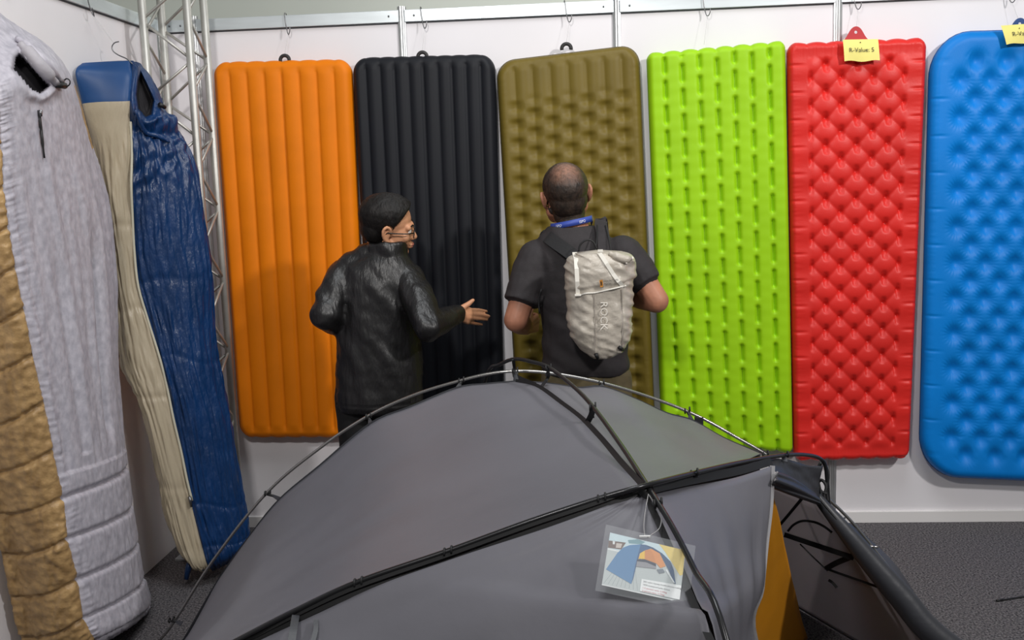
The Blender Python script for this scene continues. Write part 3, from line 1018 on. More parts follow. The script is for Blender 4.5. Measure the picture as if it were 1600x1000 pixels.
def mk(c, yaw, pitch=0.0, roll=0.0, s=1.0):
    return Matrix.Translation(c) @ Matrix.Rotation(yaw, 4, 'Z') @ Matrix.Rotation(pitch, 4, 'X') @ Matrix.Rotation(roll, 4, 'Y') @ Matrix.Diagonal((s, s, s, 1))

def hand_blobs(bm, wrist, fdir, thumb, curl=0.35, s=1.0):
    """generic right- or left-hand: fdir fingers, thumb side, back = fdir x thumb"""
    f = Vector(fdir).normalized(); t = Vector(thumb); t = (t - f * t.dot(f)).normalized()
    pn = f.cross(t)   # one face of the palm; curl goes towards -pn
    w_ = Vector(wrist)
    P = lambda a, b_, c: w_ + (f * a + t * b_ + pn * c) * s
    for k, (off, ln) in enumerate(((0.028, 0.074), (0.009, 0.083), (-0.010, 0.077), (-0.028, 0.060))):
        kn = P(0.088 - 0.004 * abs(k - 1), off, 0)
        limb(bm, [P(0.0, off * 0.45, 0), kn], [0.017 * s, 0.0125 * s], 10)
        a1, a2, a3 = curl, curl * 2.1, curl * 2.8
        p1 = kn + (f * math.cos(a1) - pn * math.sin(a1)) * ln * 0.45 * s
        p2 = p1 + (f * math.cos(a2) - pn * math.sin(a2)) * ln * 0.32 * s
        p3 = p2 + (f * math.cos(a3) - pn * math.sin(a3)) * ln * 0.24 * s
        limb(bm, [kn, p1, p2, p3], [0.0105 * s, 0.009 * s, 0.0082 * s, 0.007 * s], 10)
    tb = P(0.022, 0.022, -0.004)
    limb(bm, [tb, P(0.055, 0.052, -0.010), P(0.082, 0.066, -0.016), P(0.104, 0.068, -0.022)], [0.018 * s, 0.0125 * s, 0.0105 * s, 0.008 * s], 10)

def leg_rows(hip, knee, ank):
    return [hip, knee, ank]
def shoe(rt, ankle, fwd, m):
    f = Vector(fwd).normalized(); side = Vector((0, 0, 1)).cross(f)
    bm = bmesh.new()
    a = Vector((ankle.x, ankle.y, 0))
    limb(bm, [a + f * -0.05 + Vector((0, 0, 0.042)), a + f * 0.05 + Vector((0, 0, 0.042)), a + f * 0.15 + Vector((0, 0, 0.034))], [0.040, 0.044, 0.032], 12)
    limb(bm, [a + Vector((0, 0, 0.05)), a + f * -0.01 + Vector((0, 0, 0.11))], [0.045, 0.046], 12)
    me = remesh(bm, 0.008, 4)
    for v in me.vertices:
        v.co.z = max(0.001, v.co.z)
    link_mesh('shoe', me, m, rt)

# ---------------- man in the black jacket
p1 = root('person', 'person in a shiny black jacket and glasses, hand held out to the right', 'person', (-0.05, -0.62, 0), 'visitors in front of the mats')
H1c = at(607, 355, Y=-0.61)
M1 = mk(H1c, math.radians(-77), math.radians(-7), math.radians(15), 1.09)
SL, SR = at(535, 428, Y=-0.62), at(641, 436, Y=-0.63)
EL, WL = at(509, 492, Y=-0.74), at(552, 512, Y=-0.50)
ER, WR = at(668, 512, Y=-0.80), at(713, 491, Y=-0.575)
hipx = -0.075
HL, HR = Vector((hipx - 0.085, -0.62, 0.86)), Vector((hipx + 0.085, -0.62, 0.86))
KL, KR = Vector((hipx - 0.095, -0.60, 0.46)), Vector((hipx + 0.10, -0.64, 0.46))
AL, AR = Vector((hipx - 0.10, -0.63, 0.08)), Vector((hipx + 0.105, -0.67, 0.08))
nb = at(606, 405, Y=-0.625)
bm = bmesh.new()
head_blobs(bm, M1, nk=tuple(M1.inverted() @ Vector((0.0, -0.60, 1.385))))
loft(bm, [(hipx, -0.62, 0.78, .12, .09, 0), (hipx, -0.62, 0.88, .155, .10, 0), (-0.065, -0.62, 1.0, .14, .09, 0), (-0.06, -0.62, 1.15, .15, .095, 0), (-0.05, -0.62, 1.28, .155, .09, 0), (-0.035, -0.62, 1.36, .11, .075, 0), (0.0, -0.615, 1.42, .06, .06, 0)], 20)
limb(bm, [SL, EL, WL], [0.05, 0.040, 0.028]); limb(bm, [SR, ER, WR], [0.05, 0.040, 0.028])
for h, k, a in ((HL, KL, AL), (HR, KR, AR)): limb(bm, [h, k, a], [0.075, 0.05, 0.036])
# right hand held out, thumb up
wr = WR
fa = lambda x, y, Y: at(x, y, Y=Y)
for (kx, ky, mx, my, tx, ty, rr) in ((733, 484.5, 748, 484.5, 760, 486.5, 0.0088), (735, 490.5, 751, 491.5, 764, 494, 0.009), (735, 496.5, 750, 498, 761, 499.5, 0.0086), (731, 502.5, 743, 505.5, 753, 507, 0.0078)):
    limb(bm, [wr, fa(kx, ky, -0.515)], [0.021, 0.0135], 10)
    limb(bm, [fa(kx, ky, -0.515), fa(mx, my, -0.475), fa(tx, ty, -0.435)], [0.0105, rr, rr * 0.78], 10)
limb(bm, [fa(715, 487, -0.565), fa(724, 480, -0.55), fa(732, 475, -0.54), fa(739, 469, -0.53)], [0.017, 0.0135, 0.0115, 0.0085], 10)
hand_blobs(bm, WL, (0.55, 0.8, 0.1), (0.3, -0.2, 0.9), 0.4)
body1 = remesh(bm, 0.0040, 5)
link_mesh('body', body1, M_skin1, p1)
def hairf1(p):
    x, y, z = p
    if y > 0.0: lim = 0.002 + 0.75 * max(0, y) if y < 0.05 else 0.04 + (y - 0.05) * 0.9
    else: lim = 0.0
    low = -0.060 if y < -0.03 else (-0.060 + (y + 0.03) / 0.042 * 0.068 if y < 0.012 else 0.008 + (y - 0.012) * 1.25)
    if abs(x) > 0.0775 and z < 0.032: return -1
    return z - low
def hoff1(q):
    return 0.006 + 0.015 * sm(0.0, 0.09, q.z) + 0.006 * sm(-0.02, 0.07, q.y) * sm(0.05, 0.09, q.z)
head_extras(M1, p1, M_hair1, body1, hairf1, hoff1)

# jacket
bm = bmesh.new()
loft(bm, [(-0.068, -0.615, 0.735, .176, .135, 0.05), (-0.068, -0.615, 0.77, .187, .145, 0.05), (-0.062, -0.615, 0.90, .186, .14, 0.05), (-0.055, -0.615, 1.05, .180, .135, 0.0), (-0.052, -0.615, 1.18, .184, .135, 0), (-0.05, -0.62, 1.27, .180, .125, 0), (-0.045, -0.62, 1.33, .165, .108, 0), (-0.028, -0.62, 1.375, .125, .092, 0), (-0.005, -0.612, 1.405, .085, .078, 0)], 28)
# stand-up collar
loft(bm, [(0.0, -0.615, 1.37, .086, .086, 0), (0.002, -0.612, 1.42, .084, .090, 0), (0.004, -0.610, 1.446, .081, .089, 0)], 24)
def ex(a, b_, t): return a + (b_ - a) * t
limb(bm, [SL + Vector((0.01, 0, -.005)), ex(SL, EL, .5) + Vector((-.004, -.004, 0)), EL, WL], [0.074, 0.070, 0.064, 0.052], 18)
limb(bm, [SL + Vector((0.0, 0, .004)), at(572, 402, Y=-0.615), at(594, 396, Y=-0.61)], [0.062, 0.058, 0.055], 16)
limb(bm, [SR + Vector((-0.004, 0, .0)), at(632, 424, Y=-0.625), at(618, 414, Y=-0.62)], [0.064, 0.054, 0.046], 16)
limb(bm, [SR + Vector((-0.012, 0, -.005)), ex(SR, ER, .5) + Vector((.004, -.004, 0)), ER, ex(ER, WR, .6), ex(ER, WR, 0.96)], [0.074, 0.070, 0.062, 0.050, 0.041], 18)
tube(bm, [ex(ER, WR, 0.86), ex(ER, WR, 0.98)], [0.044, 0.042], 16)
def jw(p, n):
    h = 0
    # pulls running from the right shoulder across the back
    a = p.x * 0.75 + p.z * 0.65; b_ = p.z * 0.75 - p.x * 0.65
    k = sm(0.75, 1.1, p.z)
    h += 0.010 * noise.noise(Vector((b_ * 5, a * 20, p.y * 3))) * k
    h += 0.008 * noise.noise(Vector((p.x * 18 + p.z * 5, p.y * 12, p.z * 5 + 4)))
    h += 0.006 * noise.noise(Vector((p.x * 14, p.y * 14, p.z * 30))) * (1 if abs(p.x + 0.05) > 0.17 else 0.25)
    # yoke seam
    h -= 0.003 * math.exp(-((p.z - 0.775) / 0.005) ** 2)
    return h
jk = remesh(bm, 0.0065, 6, jw)
link_mesh('jacket', jk, M_jacket, p1)
bm = bmesh.new()
loft(bm, [(hipx, -0.62, 0.74, .155, .115, 0), (hipx, -0.62, 0.80, .165, .12, 0), (hipx, -0.62, 0.95, .155, .11, 0)], 24)
limb(bm, [HL + Vector((0, 0, -.06)), KL, AL + Vector((0, 0, .0))], [0.098, 0.078, 0.066], 16)
limb(bm, [HR + Vector((0, 0, -.06)), KR, AR + Vector((0, 0, .0))], [0.098, 0.078, 0.066], 16)
tm = remesh(bm, 0.009, 5, lambda p, n: 0.006 * noise.noise(Vector((p.x * 9, p.y * 9, p.z * 12))))
for v in tm.vertices: v.co.z = max(v.co.z, 0.03)
link_mesh('trousers', tm, M_trouser1, p1)
shoe(p1, AL, (-0.15, 1, 0), M_shoe); shoe(p1, AR, (0.3, 1, 0), M_shoe)
# glasses
gl = bpy.data.objects.new('glasses', None); COL.objects.link(gl); gl.parent = p1
def hp_(p): return M1 @ Vector(p)
gz = -0.001
for s in (-1, 1):
    rimp = [hp_((s * 0.034 + 0.024 * math.cos(t), 0.099 - 0.10 * abs(s * 0.034 + 0.024 * math.cos(t)) ** 1.2 , gz - 0.004 + 0.0185 * math.sin(t))) for t in [2 * PI * i / 22 for i in range(23)]]
    tube_obj('rim', rimp, 0.0021, M_frame, gl, 7)
    cen = sum(rimp[:-1], Vector()) / 22
    pyd('lens', rimp[:-1] + [cen + (M1.to_3x3() @ Vector((0, 0.002, 0)))], [(i, (i + 1) % 22, 22) for i in range(22)], M_lens, gl)
    tube_obj('temple', [hp_((s * 0.058, 0.094, gz + 0.004)), hp_((s * 0.077, 0.070, gz + 0.004)), hp_((s * 0.083, 0.02, gz + 0.003)), hp_((s * 0.084, -0.004, gz + 0.004)), hp_((s * 0.080, -0.022, gz - 0.012))], [0.0026, 0.0026, 0.0026, 0.0026, 0.002], M_frame, gl, 7)
tube_obj('bridge', [hp_((-0.011, 0.0985, gz)), hp_((0, 0.101, gz + 0.003)), hp_((0.011, 0.0985, gz))], 0.0021, M_frame, gl, 7)

# ---------------- man with the backpack
p2 = root('person', 'person in a charcoal t-shirt and khaki trousers wearing a pale backpack, seen from behind', 'person', (0.80, -0.62, 0), 'visitors in front of the mats')
H2c = at(884, 305, Y=-0.57)
M2 = mk(H2c, math.radians(12), math.radians(15), math.radians(-8), 1.13)
SL2, SR2 = at(836, 405, Y=-0.60), at(978, 398, Y=-0.61)
EL2, WL2 = at(806, 500, Y=-0.68), at(822, 512, Y=-0.43)
ER2, WR2 = at(1026, 470, Y=-0.66), at(975, 462, Y=-0.46)
hx2 = 0.815
HL2, HR2 = Vector((hx2 - 0.09, -0.60, 0.90)), Vector((hx2 + 0.09, -0.60, 0.90))
KL2, KR2 = Vector((hx2 - 0.11, -0.58, 0.48)), Vector((hx2 + 0.11, -0.60, 0.48))
AL2, AR2 = Vector((hx2 - 0.12, -0.60, 0.08)), Vector((hx2 + 0.12, -0.62, 0.08))
bm = bmesh.new()
head_blobs(bm, M2, nk=tuple(M2.inverted() @ Vector((0.770, -0.595, 1.475))))
loft(bm, [(hx2, -0.60, 0.82, .13, .10, 0), (hx2, -0.60, 0.93, .16, .11, 0), (0.81, -0.60, 1.06, .15, .105, 0), (0.80, -0.60, 1.2, .165, .11, 0), (0.79, -0.60, 1.34, .17, .10, 0), (0.775, -0.60, 1.43, .12, .08, 0), (0.76, -0.595, 1.49, .065, .065, 0)], 20)
limb(bm, [SL2, EL2, ex(EL2, WL2, .45), WL2], [0.058, 0.050, 0.047, 0.032], 16); limb(bm, [SR2, ER2, ex(ER2, WR2, .45), WR2], [0.058, 0.050, 0.046, 0.032], 16)
for h, k, a in ((HL2, KL2, AL2), (HR2, KR2, AR2)): limb(bm, [h, k, a], [0.08, 0.055, 0.04])
hand_blobs(bm, WL2, (0.5, 0.85, 0.1), (0.1, 0.1, 1), 0.45)
hand_blobs(bm, WR2, (-0.75, 0.6, 0.05), (0.1, 0.1, 1), -0.45)
body2 = remesh(bm, 0.0042, 5)
link_mesh('body', body2, M_skin2, p2)
def hairf2(p):
    x, y, z = p
    low = -0.082 if y < -0.03 else (-0.082 + (y + 0.03) / 0.045 * 0.090 if y < 0.015 else 0.008 + (y - 0.015) * 1.3)
    if abs(x) > 0.0775 and z < 0.032: return -1
    return z - low
def hoff2(q):
    return 0.005 + 0.004 * sm(0.0, 0.06, q.z)
# thinning crown: hair colour gives way to scalp in a soft spot (real hair density)
m = M_hair2
nt = m.node_tree
b_ = nt.nodes['Principled BSDF']
geo = nt.nodes.new('ShaderNodeNewGeometry')
crown = M2 @ Vector((0.0, -0.055, 0.098))
vd = nt.nodes.new('ShaderNodeVectorMath'); vd.operation = 'DISTANCE'; vd.inputs[1].default_value = crown
nt.links.new(geo.outputs['Position'], vd.inputs[0])
mr = nt.nodes.new('ShaderNodeMapRange'); mr.inputs[1].default_value = 0.02; mr.inputs[2].default_value = 0.075; mr.inputs[3].default_value = 0.55; mr.inputs[4].default_value = 0.0
nt.links.new(vd.outputs['Value'], mr.inputs[0])
nz = nt.nodes.new('ShaderNodeTexNoise'); nz.inputs['Scale'].default_value = 70; nz.inputs['Detail'].default_value = 3
nt.links.new(geo.outputs['Position'], nz.inputs['Vector'])
mu = nt.nodes.new('ShaderNodeMath'); mu.operation = 'MULTIPLY'
nt.links.new(mr.outputs[0], mu.inputs[0]); nt.links.new(nz.outputs['Fac'], mu.inputs[1])
mu2 = nt.nodes.new('ShaderNodeMath'); mu2.operation = 'MULTIPLY'; mu2.inputs[1].default_value = 1.7; mu2.use_clamp = True
nt.links.new(mu.outputs[0], mu2.inputs[0])
mx = nt.nodes.new('ShaderNodeMix'); mx.data_type = 'RGBA'
nt.links.new(mu2.outputs[0], mx.inputs[0])
old = b_.inputs['Base Color'].links[0].from_socket
nt.links.new(old, mx.inputs[6]); mx.inputs[7].default_value = lin((178, 128, 104))
nt.links.new(mx.outputs[2], b_.inputs['Base Color'])
head_extras(M2, p2, M_hair2, body2, hairf2, hoff2)
# t-shirt
bm = bmesh.new()
loft(bm, [(0.815, -0.60, 0.875, .172, .13, 0), (0.815, -0.60, 0.90, .182, .138, 0), (0.815, -0.60, 1.0, .180, .138, 0), (0.808, -0.60, 1.12, .176, .135, 0), (0.80, -0.60, 1.25, .186, .135, 0), (0.79, -0.60, 1.35, .198, .125, 0), (0.782, -0.60, 1.41, .175, .108, 0), (0.772, -0.60, 1.455, .135, .092, 0), (0.767, -0.595, 1.490, .096, .084, 0)], 28)
limb(bm, [SL2 + Vector((.01, 0, -.005)), ex(SL2, EL2, .35), ex(SL2, EL2, .56)], [0.086, 0.080, 0.074], 18)
limb(bm, [SR2 + Vector((-.012, 0, -.005)), ex(SR2, ER2, .35), ex(SR2, ER2, .50)], [0.086, 0.078, 0.070], 18)
tube(bm, [ex(SL2, EL2, .40), ex(SL2, EL2, .72)], [0.078, 0.076], 18)
tube(bm, [ex(SR2, ER2, .32), ex(SR2, ER2, .64)], [0.076, 0.072], 18)
def tw(p, n):
    h = 0.005 * noise.noise(Vector((p.x * 8, p.y * 8, p.z * 16))) + 0.003 * noise.noise(Vector((p.x * 22, p.y * 22, p.z * 26)))
    a = p.x * 0.5 + p.z * 0.87
    if p.z < 1.15: h += 0.007 * noise.noise(Vector((a * 20, p.y * 5, p.x * 4)))
    return h
link_mesh('t_shirt', remesh(bm, 0.0065, 4, tw), M_tee, p2)
bm = bmesh.new()
loft(bm, [(hx2, -0.60, 0.76, .158, .122, 0), (hx2, -0.60, 0.83, .166, .126, 0), (hx2, -0.60, 0.95, .156, .116, 0)], 24)
limb(bm, [HL2 + Vector((0, 0, -.06)), KL2, AL2], [0.102, 0.085, 0.072], 16)
limb(bm, [HR2 + Vector((0, 0, -.06)), KR2, AR2], [0.102, 0.085, 0.072], 16)
tm = remesh(bm, 0.009, 5, lambda p, n: 0.006 * noise.noise(Vector((p.x * 9, p.y * 9, p.z * 14))) - 0.004 * math.exp(-((p.x - hx2) / 0.008) ** 2))
for v in tm.vertices: v.co.z = max(v.co.z, 0.03)
link_mesh('trousers', tm, M_trouser2, p2)
shoe(p2, AL2, (-0.15, 1, 0), M_shoe); shoe(p2, AR2, (0.2, 1, 0), M_shoe)

# lanyard round the neck
M_lan = mat('lanyard_blue', (52, 74, 160), 0.5)
M_white = mat('white_print', (225, 228, 235), 0.6)
ln = root('lanyard', 'blue lanyard with white lettering around the neck of the backpack wearer', 'lanyard', (0.765, -0.6, 1.5))
nc = Vector((0.767, -0.594, 1.502))
verts = []; faces = []
NL = 40
def lan(t, b_):
    a = -PI * 0.5 + (t - 0.5) * 2 * PI * 0.62
    x = 0.079 * math.cos(a + 0.0); y = 0.077 * math.sin(a)
    x = 0.089 * math.sin((t - 0.5) * 2 * PI * 0.62); y = -0.084 * math.cos((t - 0.5) * 2 * PI * 0.62)
    z = 0.013 * x / 0.08 * 1.0 - 0.05 * max(0, y) / 0.08 + b_ * 0.024 - 0.010
    return nc + Vector((x, y, z)) + Vector((x, y, 0)).normalized() * (-0.004 * b_)
for i in range(NL + 1):
    for (b2_, off) in ((0, 0), (1, 0), (1, -0.0015), (0, -0.0015)):
        p = lan(i / NL, b2_); d = Vector((p.x - nc.x, p.y - nc.y, 0)).normalized()
        verts.append(p + d * off)
for i in range(NL):
    for k in range(4):
        a = i * 4 + k; c = i * 4 + (k + 1) % 4
        faces.append((a, a + 4, c + 4, c))
faces += [(0, 1, 2, 3), (NL * 4 + 3, NL * 4 + 2, NL * 4 + 1, NL * 4)]
pyd('strap', verts, faces, M_lan, ln)
for (txt, t0, sz) in (('ISPO', 0.30, 0.0150), ('ISPO', 0.60, 0.0150)):
    me = text_mesh(txt, sz)
    for v in me.vertices:
        t = t0 + v.co.x / (0.092 * 2 * PI * 0.62)
        p = lan(t, 0.22 + v.co.y / 0.024); d = Vector((p.x - nc.x, p.y - nc.y, 0)).normalized()
        v.co = p + d * 0.0012
    link_mesh('lettering', me, M_white, ln, False, 'white lettering')

# ---------------- backpack
M_pack = mat('pale_grey_ripstop', (180, 172, 160), 0.38, spec=0.55, var=0.05, vscale=14, bump=0.35, bscale=42)
M_strap = mat('pale_strap', (226, 222, 212), 0.6)
M_pbk = mat('black_webbing', (20, 20, 22), 0.6)
bp_ = root('backpack', 'pale grey roll-top backpack worn on the back of the person in the t-shirt', 'backpack', (0.91, -0.84, 1.1))
# outline rows: px y, left px, right px on a plane through the pack's middle
PK = [(394, 903, 966), (398, 896, 982), (404, 890, 989), (418, 886, 991), (440, 884, 991), (470, 884, 990), (505, 886, 989), (530, 893, 986), (546, 906, 976), (556, 922, 958)]
prow = []
for i, (y, l, r) in enumerate(PK):
    prow.append((at(l, y, Y=-0.85), at(r, y, Y=-0.85)))
nvp = 110; nup = 120
def pk_pt(u, v, out=0.0):
    k = v * (len(PK) - 1)
    i = min(len(PK) - 2, int(k)); t = k - i
    g = lambda q: prow[min(len(PK) - 1, max(0, q))]
    L = cat(g(i - 1)[0], g(i)[0], g(i + 1)[0], g(i + 2)[0], t); R = cat(g(i - 1)[1], g(i)[1], g(i + 1)[1], g(i + 2)[1], t)
    c = (L + R) / 2; hw = (R - L).length / 2
    th = 0.118 * (0.42 + 0.58 * math.sin(PI * min(1, max(0, 0.12 + 0.80 * v)))**0.7)
    a = u * 2 * PI
    x = math.copysign(abs(math.cos(a)) ** 0.75, math.cos(a)) * hw
    y = math.copysign(abs(math.sin(a)) ** 0.8, math.sin(a)) * (th if math.sin(a) > 0 else 0.075)
    p = c + Vector((x, -y + 0.0, 0))
    n = Vector((x / max(hw, 1e-4) , -math.sin(a) * 1.2, 0)).normalized()
    h = out
    if math.sin(a) > -0.3:
        s1 = v * 0.46; ux = x
        z = p.z
        d = z - 0.75 * abs(ux - 0.0)
        h += 0.014 * (0.5 - abs(noise.noise(Vector((ux * 7, (z + ux * 0.6) * 26, 2))))) - 0.007 * sm(0.30, 0.42, v) + 0.004 * noise.noise(Vector((ux * 26, z * 48, 5)))
        h += 0.009 * noise.noise(Vector((ux * 22, z * 12, 8)))
        if abs(ux - 0.05) < 0.2: 
            h -= 0.004 * math.exp(-((ux + 0.022) / 0.004) ** 2) * sm(0.42, 0.5, v) + 0.004 * math.exp(-((ux - 0.088) / 0.004) ** 2) * sm(0.42, 0.5, v)
        # flap edge
        ve = 0.45 - 0.25 * ux
        h += 0.007 * sm(ve + 0.01, ve - 0.005, v)
    return p + n * h
verts = [pk_pt(j / nup, i / nvp) for i in range(nvp + 1) for j in range(nup)]
faces = []
for i in range(nvp):
    for j in range(nup):
        a = i * nup + j; c = i * nup + (j + 1) % nup
        faces.append((a, a + nup, c + nup, c))
verts += [sum(verts[:nup], Vector()) / nup + Vector((0, 0, 0.010)), sum(verts[nvp * nup:(nvp + 1) * nup], Vector()) / nup - Vector((0, 0, .008))]
for j in range(nup):
    faces.append((j, (j + 1) % nup, len(verts) - 2)); faces.append((nvp * nup + j, len(verts) - 1, nvp * nup + (j + 1) % nup))
pyd('main_bag', verts, faces, M_pack, bp_)
flatp = [(pk_pt(j / 160, i / 160), ) for i in range(161) for j in range(81)]
flatp = [(q[0], px_of(q[0])) for q in flatp]
def psurf(px, py, out=0.004):
    best = min(((q[0] - px) ** 2 + (q[1] - py) ** 2 + 8 * max(0, (p - CAM).length - 3.8), p) for p, q in [(p, q) for p, q in flatp if abs(q[0] - px) < 6 and abs(q[1] - py) < 6] or flatp)
    return CAM + ray(px, py) * ((best[1] - CAM).length - out)
def ribbon(name, pts, wd, m, parent, th=0.003, label=None):
    P = [Vector(p) for p in pts]
    vs = []; fs = []
    n = len(P)
    for i in range(n):
        t = (P[min(i + 1, n - 1)] - P[max(0, i - 1)]).normalized()
        vw = (CAM - P[i]).normalized()
        s = t.cross(vw).normalized()
        o_ = s.cross(t).normalized()
        if o_.dot(vw) < 0: o_ = -o_
        W_ = wd[i] if isinstance(wd, (list, tuple)) else wd
        for (a, b2_) in ((-1, 0), (1, 0), (1, 1), (-1, 1)):
            vs.append(P[i] + s * a * W_ / 2 + o_ * (b2_ - 0.5) * th)
    for i in range(n - 1):
        for k in range(4):
            a = i * 4 + k; c = i * 4 + (k + 1) % 4
            fs.append((a, a + 4, c + 4, c))
    fs += [(0, 1, 2, 3), (n * 4 - 1, n * 4 - 2, n * 4 - 3, n * 4 - 4)]
    return pyd(name, vs, fs, m, parent, False, label)
ribbon('front_strap', [psurf(x, y, 0.006) for x, y in ((898, 396), (900, 405), (901, 420), (902, 440), (903, 459))], 0.016, M_strap, bp_, label='pale left strap')
box_obj('buckle', tuple(psurf(903, 461, 0.012) - Vector((.012, .004, .004))), tuple(psurf(903, 461, 0.012) + Vector((.012, .004, .004))), M_strap, bp_, 0.001)
box_obj('buckle', tuple(psurf(898, 396, 0.012) - Vector((.009, .004, .005))), tuple(psurf(898, 396, 0.012) + Vector((.009, .004, .005))), M_strap, bp_, 0.001)
ribbon('front_strap', [psurf(x, y, 0.006) for x, y in ((936, 394), (948, 412), (958, 428), (967, 440), (974, 448))], 0.015, M_strap, bp_, label='pale slanting strap')
box_obj('buckle', tuple(psurf(938, 392, 0.008) - Vector((.010, .004, .005))), tuple(psurf(938, 392, 0.008) + Vector((.010, .004, .005))), M_strap, bp_, 0.001)
tube_obj('rolled_closure', spline([psurf(x, y, 0.010) for x, y in ((952, 396), (964, 401), (976, 405), (986, 404))], 4), [0.010, 0.017, 0.016, 0.008], M_pack, bp_, 10)
ribbon('closure_tab', [psurf(978, 411, 0.02), psurf(989, 402, 0.02)], 0.008, M_strap, bp_)
tube_obj('grab_loop', spline([at(x, y, Y=-0.80) for x, y in ((904, 393), (907, 382), (917, 375), (927, 378), (933, 390))], 5), 0.0035, M_pbk, bp_, 8, 'black grab loop')
ribbon('flap_edge', spline([psurf(x, y, 0.006) for x, y in ((906, 461), (916, 458), (930, 457), (948, 453), (966, 449), (978, 446))], 4), 0.005, M_strap, bp_)
ribbon('seam', spline([psurf(x, y, 0.004) for x, y in ((928, 458), (929, 480), (930, 505), (930, 530), (929, 548))], 4), 0.003, mat('pack_seam', (150, 142, 134), 0.6), bp_)
ribbon('seam', spline([psurf(x, y, 0.004) for x, y in ((971, 452), (972, 480), (973, 505), (973, 530), (971, 545))], 4), 0.003, bpy.data.materials['pack_seam'], bp_)
tube_obj('cord_lock', [psurf(931, 553, 0.008), psurf(934, 560, 0.008)], [0.008, 0.006], M_pbk, bp_, 8)
tube_obj('cord_lock', [psurf(968, 543, 0.008), psurf(974, 547, 0.008)], [0.008, 0.006], M_pbk, bp_, 8)
# print on the pack: vertical word and small badge
M_print = mat('pale_print', (226, 220, 210), 0.6)
def lay(txt, px, py, h, ang, m, label, wmax=None, out=0.0045):
    me = text_mesh(txt, 1.0)
    ca, sa = math.cos(ang), math.sin(ang)
    L = max(v.co.x for v in me.vertices) * h
    dep = []
    for k in range(9):
        x = L * k / 8; y = -0.35 * h
        dep.append((psurf(px + x * ca - y * sa, py + x * sa + y * ca, out) - CAM).length)
    sdep = [sum(dep[max(0, k - 2):k + 3]) / len(dep[max(0, k - 2):k + 3]) for k in range(9)]
    for v in me.vertices:
        x, y = v.co.x * h, -v.co.y * h
        t = min(7.999, max(0, x / L * 8)); i = int(t)
        v.co = CAM + ray(px + x * ca - y * sa, py + x * sa + y * ca) * (sdep[i] + (sdep[i + 1] - sdep[i]) * (t - i) - 0.004)
    link_mesh('lettering', me, m, bp_, False, label)
lay('ROCK', 938.5, 471, 16.0, PI / 2, M_print, 'pale upright lettering')
bw = [psurf(x, y, 0.007) for x, y in ((936.5, 438), (941.5, 437), (942.5, 448), (938, 449))]
pyd('badge', bw, [(0, 1, 2, 3)], mat('orange_badge', (224, 150, 60), 0.6), bp_, False, 'small orange badge')
bw = [psurf(x, y, 0.008) for x, y in ((938, 440), (939.8, 439.6), (940.8, 446), (939.2, 446.3))]
pyd('badge_mark', bw, [(0, 1, 2, 3)], M_ink, bp_, False)
lay('MOUNTAIN', 943.5, 441.5, 4.2, -0.14, M_ink, 'tiny dark lettering', out=0.008)
lay('TECH', 944.5, 446, 4.2, -0.14, M_ink, 'tiny dark lettering', out=0.008)
# shoulder straps over the t-shirt
def over(pts, wd, m, lab):
    ribbon('shoulder_strap', spline(pts, 5), wd, m, bp_, 0.012, lab)
M_pad = mat('padded_strap', (34, 34, 36), 0.75, bump=0.1, bscale=90)
over([at(900, 402, Y=-0.76), at(884, 390, Y=-0.735), at(868, 379, Y=-0.70), at(857, 371, Y=-0.66), at(853, 369, Y=-0.60), Vector((0.655, -0.50, 1.42))], 0.052, M_pad, 'black padded strap')
over([at(945, 398, Y=-0.76), at(944, 382, Y=-0.735), at(942, 366, Y=-0.70), at(939, 352, Y=-0.65), at(940, 347, Y=-0.59), Vector((0.90, -0.50, 1.42))], 0.050, M_tee, 'dark padded strap')
for x0, x1 in ((930, 935), (955, 948)):
    tube_obj('strap_edge', spline([at(x0, 394, Y=-0.785), at((x0 + x1) / 2, 375, Y=-0.745), at(x1 - 2, 352, Y=-0.675)], 4), 0.003, M_pbk, bp_, 6)
tube_obj('side_cord', spline([at(846, 452, Y=-0.74), at(842, 470, Y=-0.73), at(843, 490, Y=-0.73)], 4), 0.004, M_pbk, bp_, 6)
# ------------------------------------------------------------------ tent
M_fly = mat('grey_tent_fabric', (115, 114, 121), 0.44, spec=0.3, var=0.025, vscale=3, bump=0.05, bscale=40)
nt = M_fly.node_tree
tl_ = nt.nodes.new('ShaderNodeBsdfTranslucent'); tl_.inputs[0].default_value = lin((150, 145, 148))
ms = nt.nodes.new('ShaderNodeMixShader'); ms.inputs[0].default_value = 0.2
om = [n for n in nt.nodes if n.type == 'OUTPUT_MATERIAL'][0]
nt.links.new(nt.nodes['Principled BSDF'].outputs[0], ms.inputs[1]); nt.links.new(tl_.outputs[0], ms.inputs[2]); nt.links.new(ms.outputs[0], om.inputs['Surface'])
M_fly_in = mat('grey_vestibule_fabric', (128, 121, 123), 0.6, spec=0.3, var=0.03, vscale=4, bump=0.05, bscale=40)
nt = M_fly_in.node_tree
tl_ = nt.nodes.new('ShaderNodeBsdfTranslucent'); tl_.inputs[0].default_value = lin((200, 194, 196))
ms = nt.nodes.new('ShaderNodeMixShader'); ms.inputs[0].default_value = 0.5
om = [n for n in nt.nodes if n.type == 'OUTPUT_MATERIAL'][0]
nt.links.new(nt.nodes['Principled BSDF'].outputs[0], ms.inputs[1]); nt.links.new(tl_.outputs[0], ms.inputs[2]); nt.links.new(ms.outputs[0], om.inputs['Surface'])
M_fly_dark = mat('dark_tent_fabric', (48, 49, 54), 0.45, spec=0.5, bump=0.12, bscale=30)
M_trim = mat('black_tent_trim', (20, 20, 22), 0.6)
M_tape = mat('grey_seam_tape', (118, 116, 118), 0.5)
M_pole = mat('dark_pole', (46, 46, 48), 0.28, metal=0.6, spec=0.6)
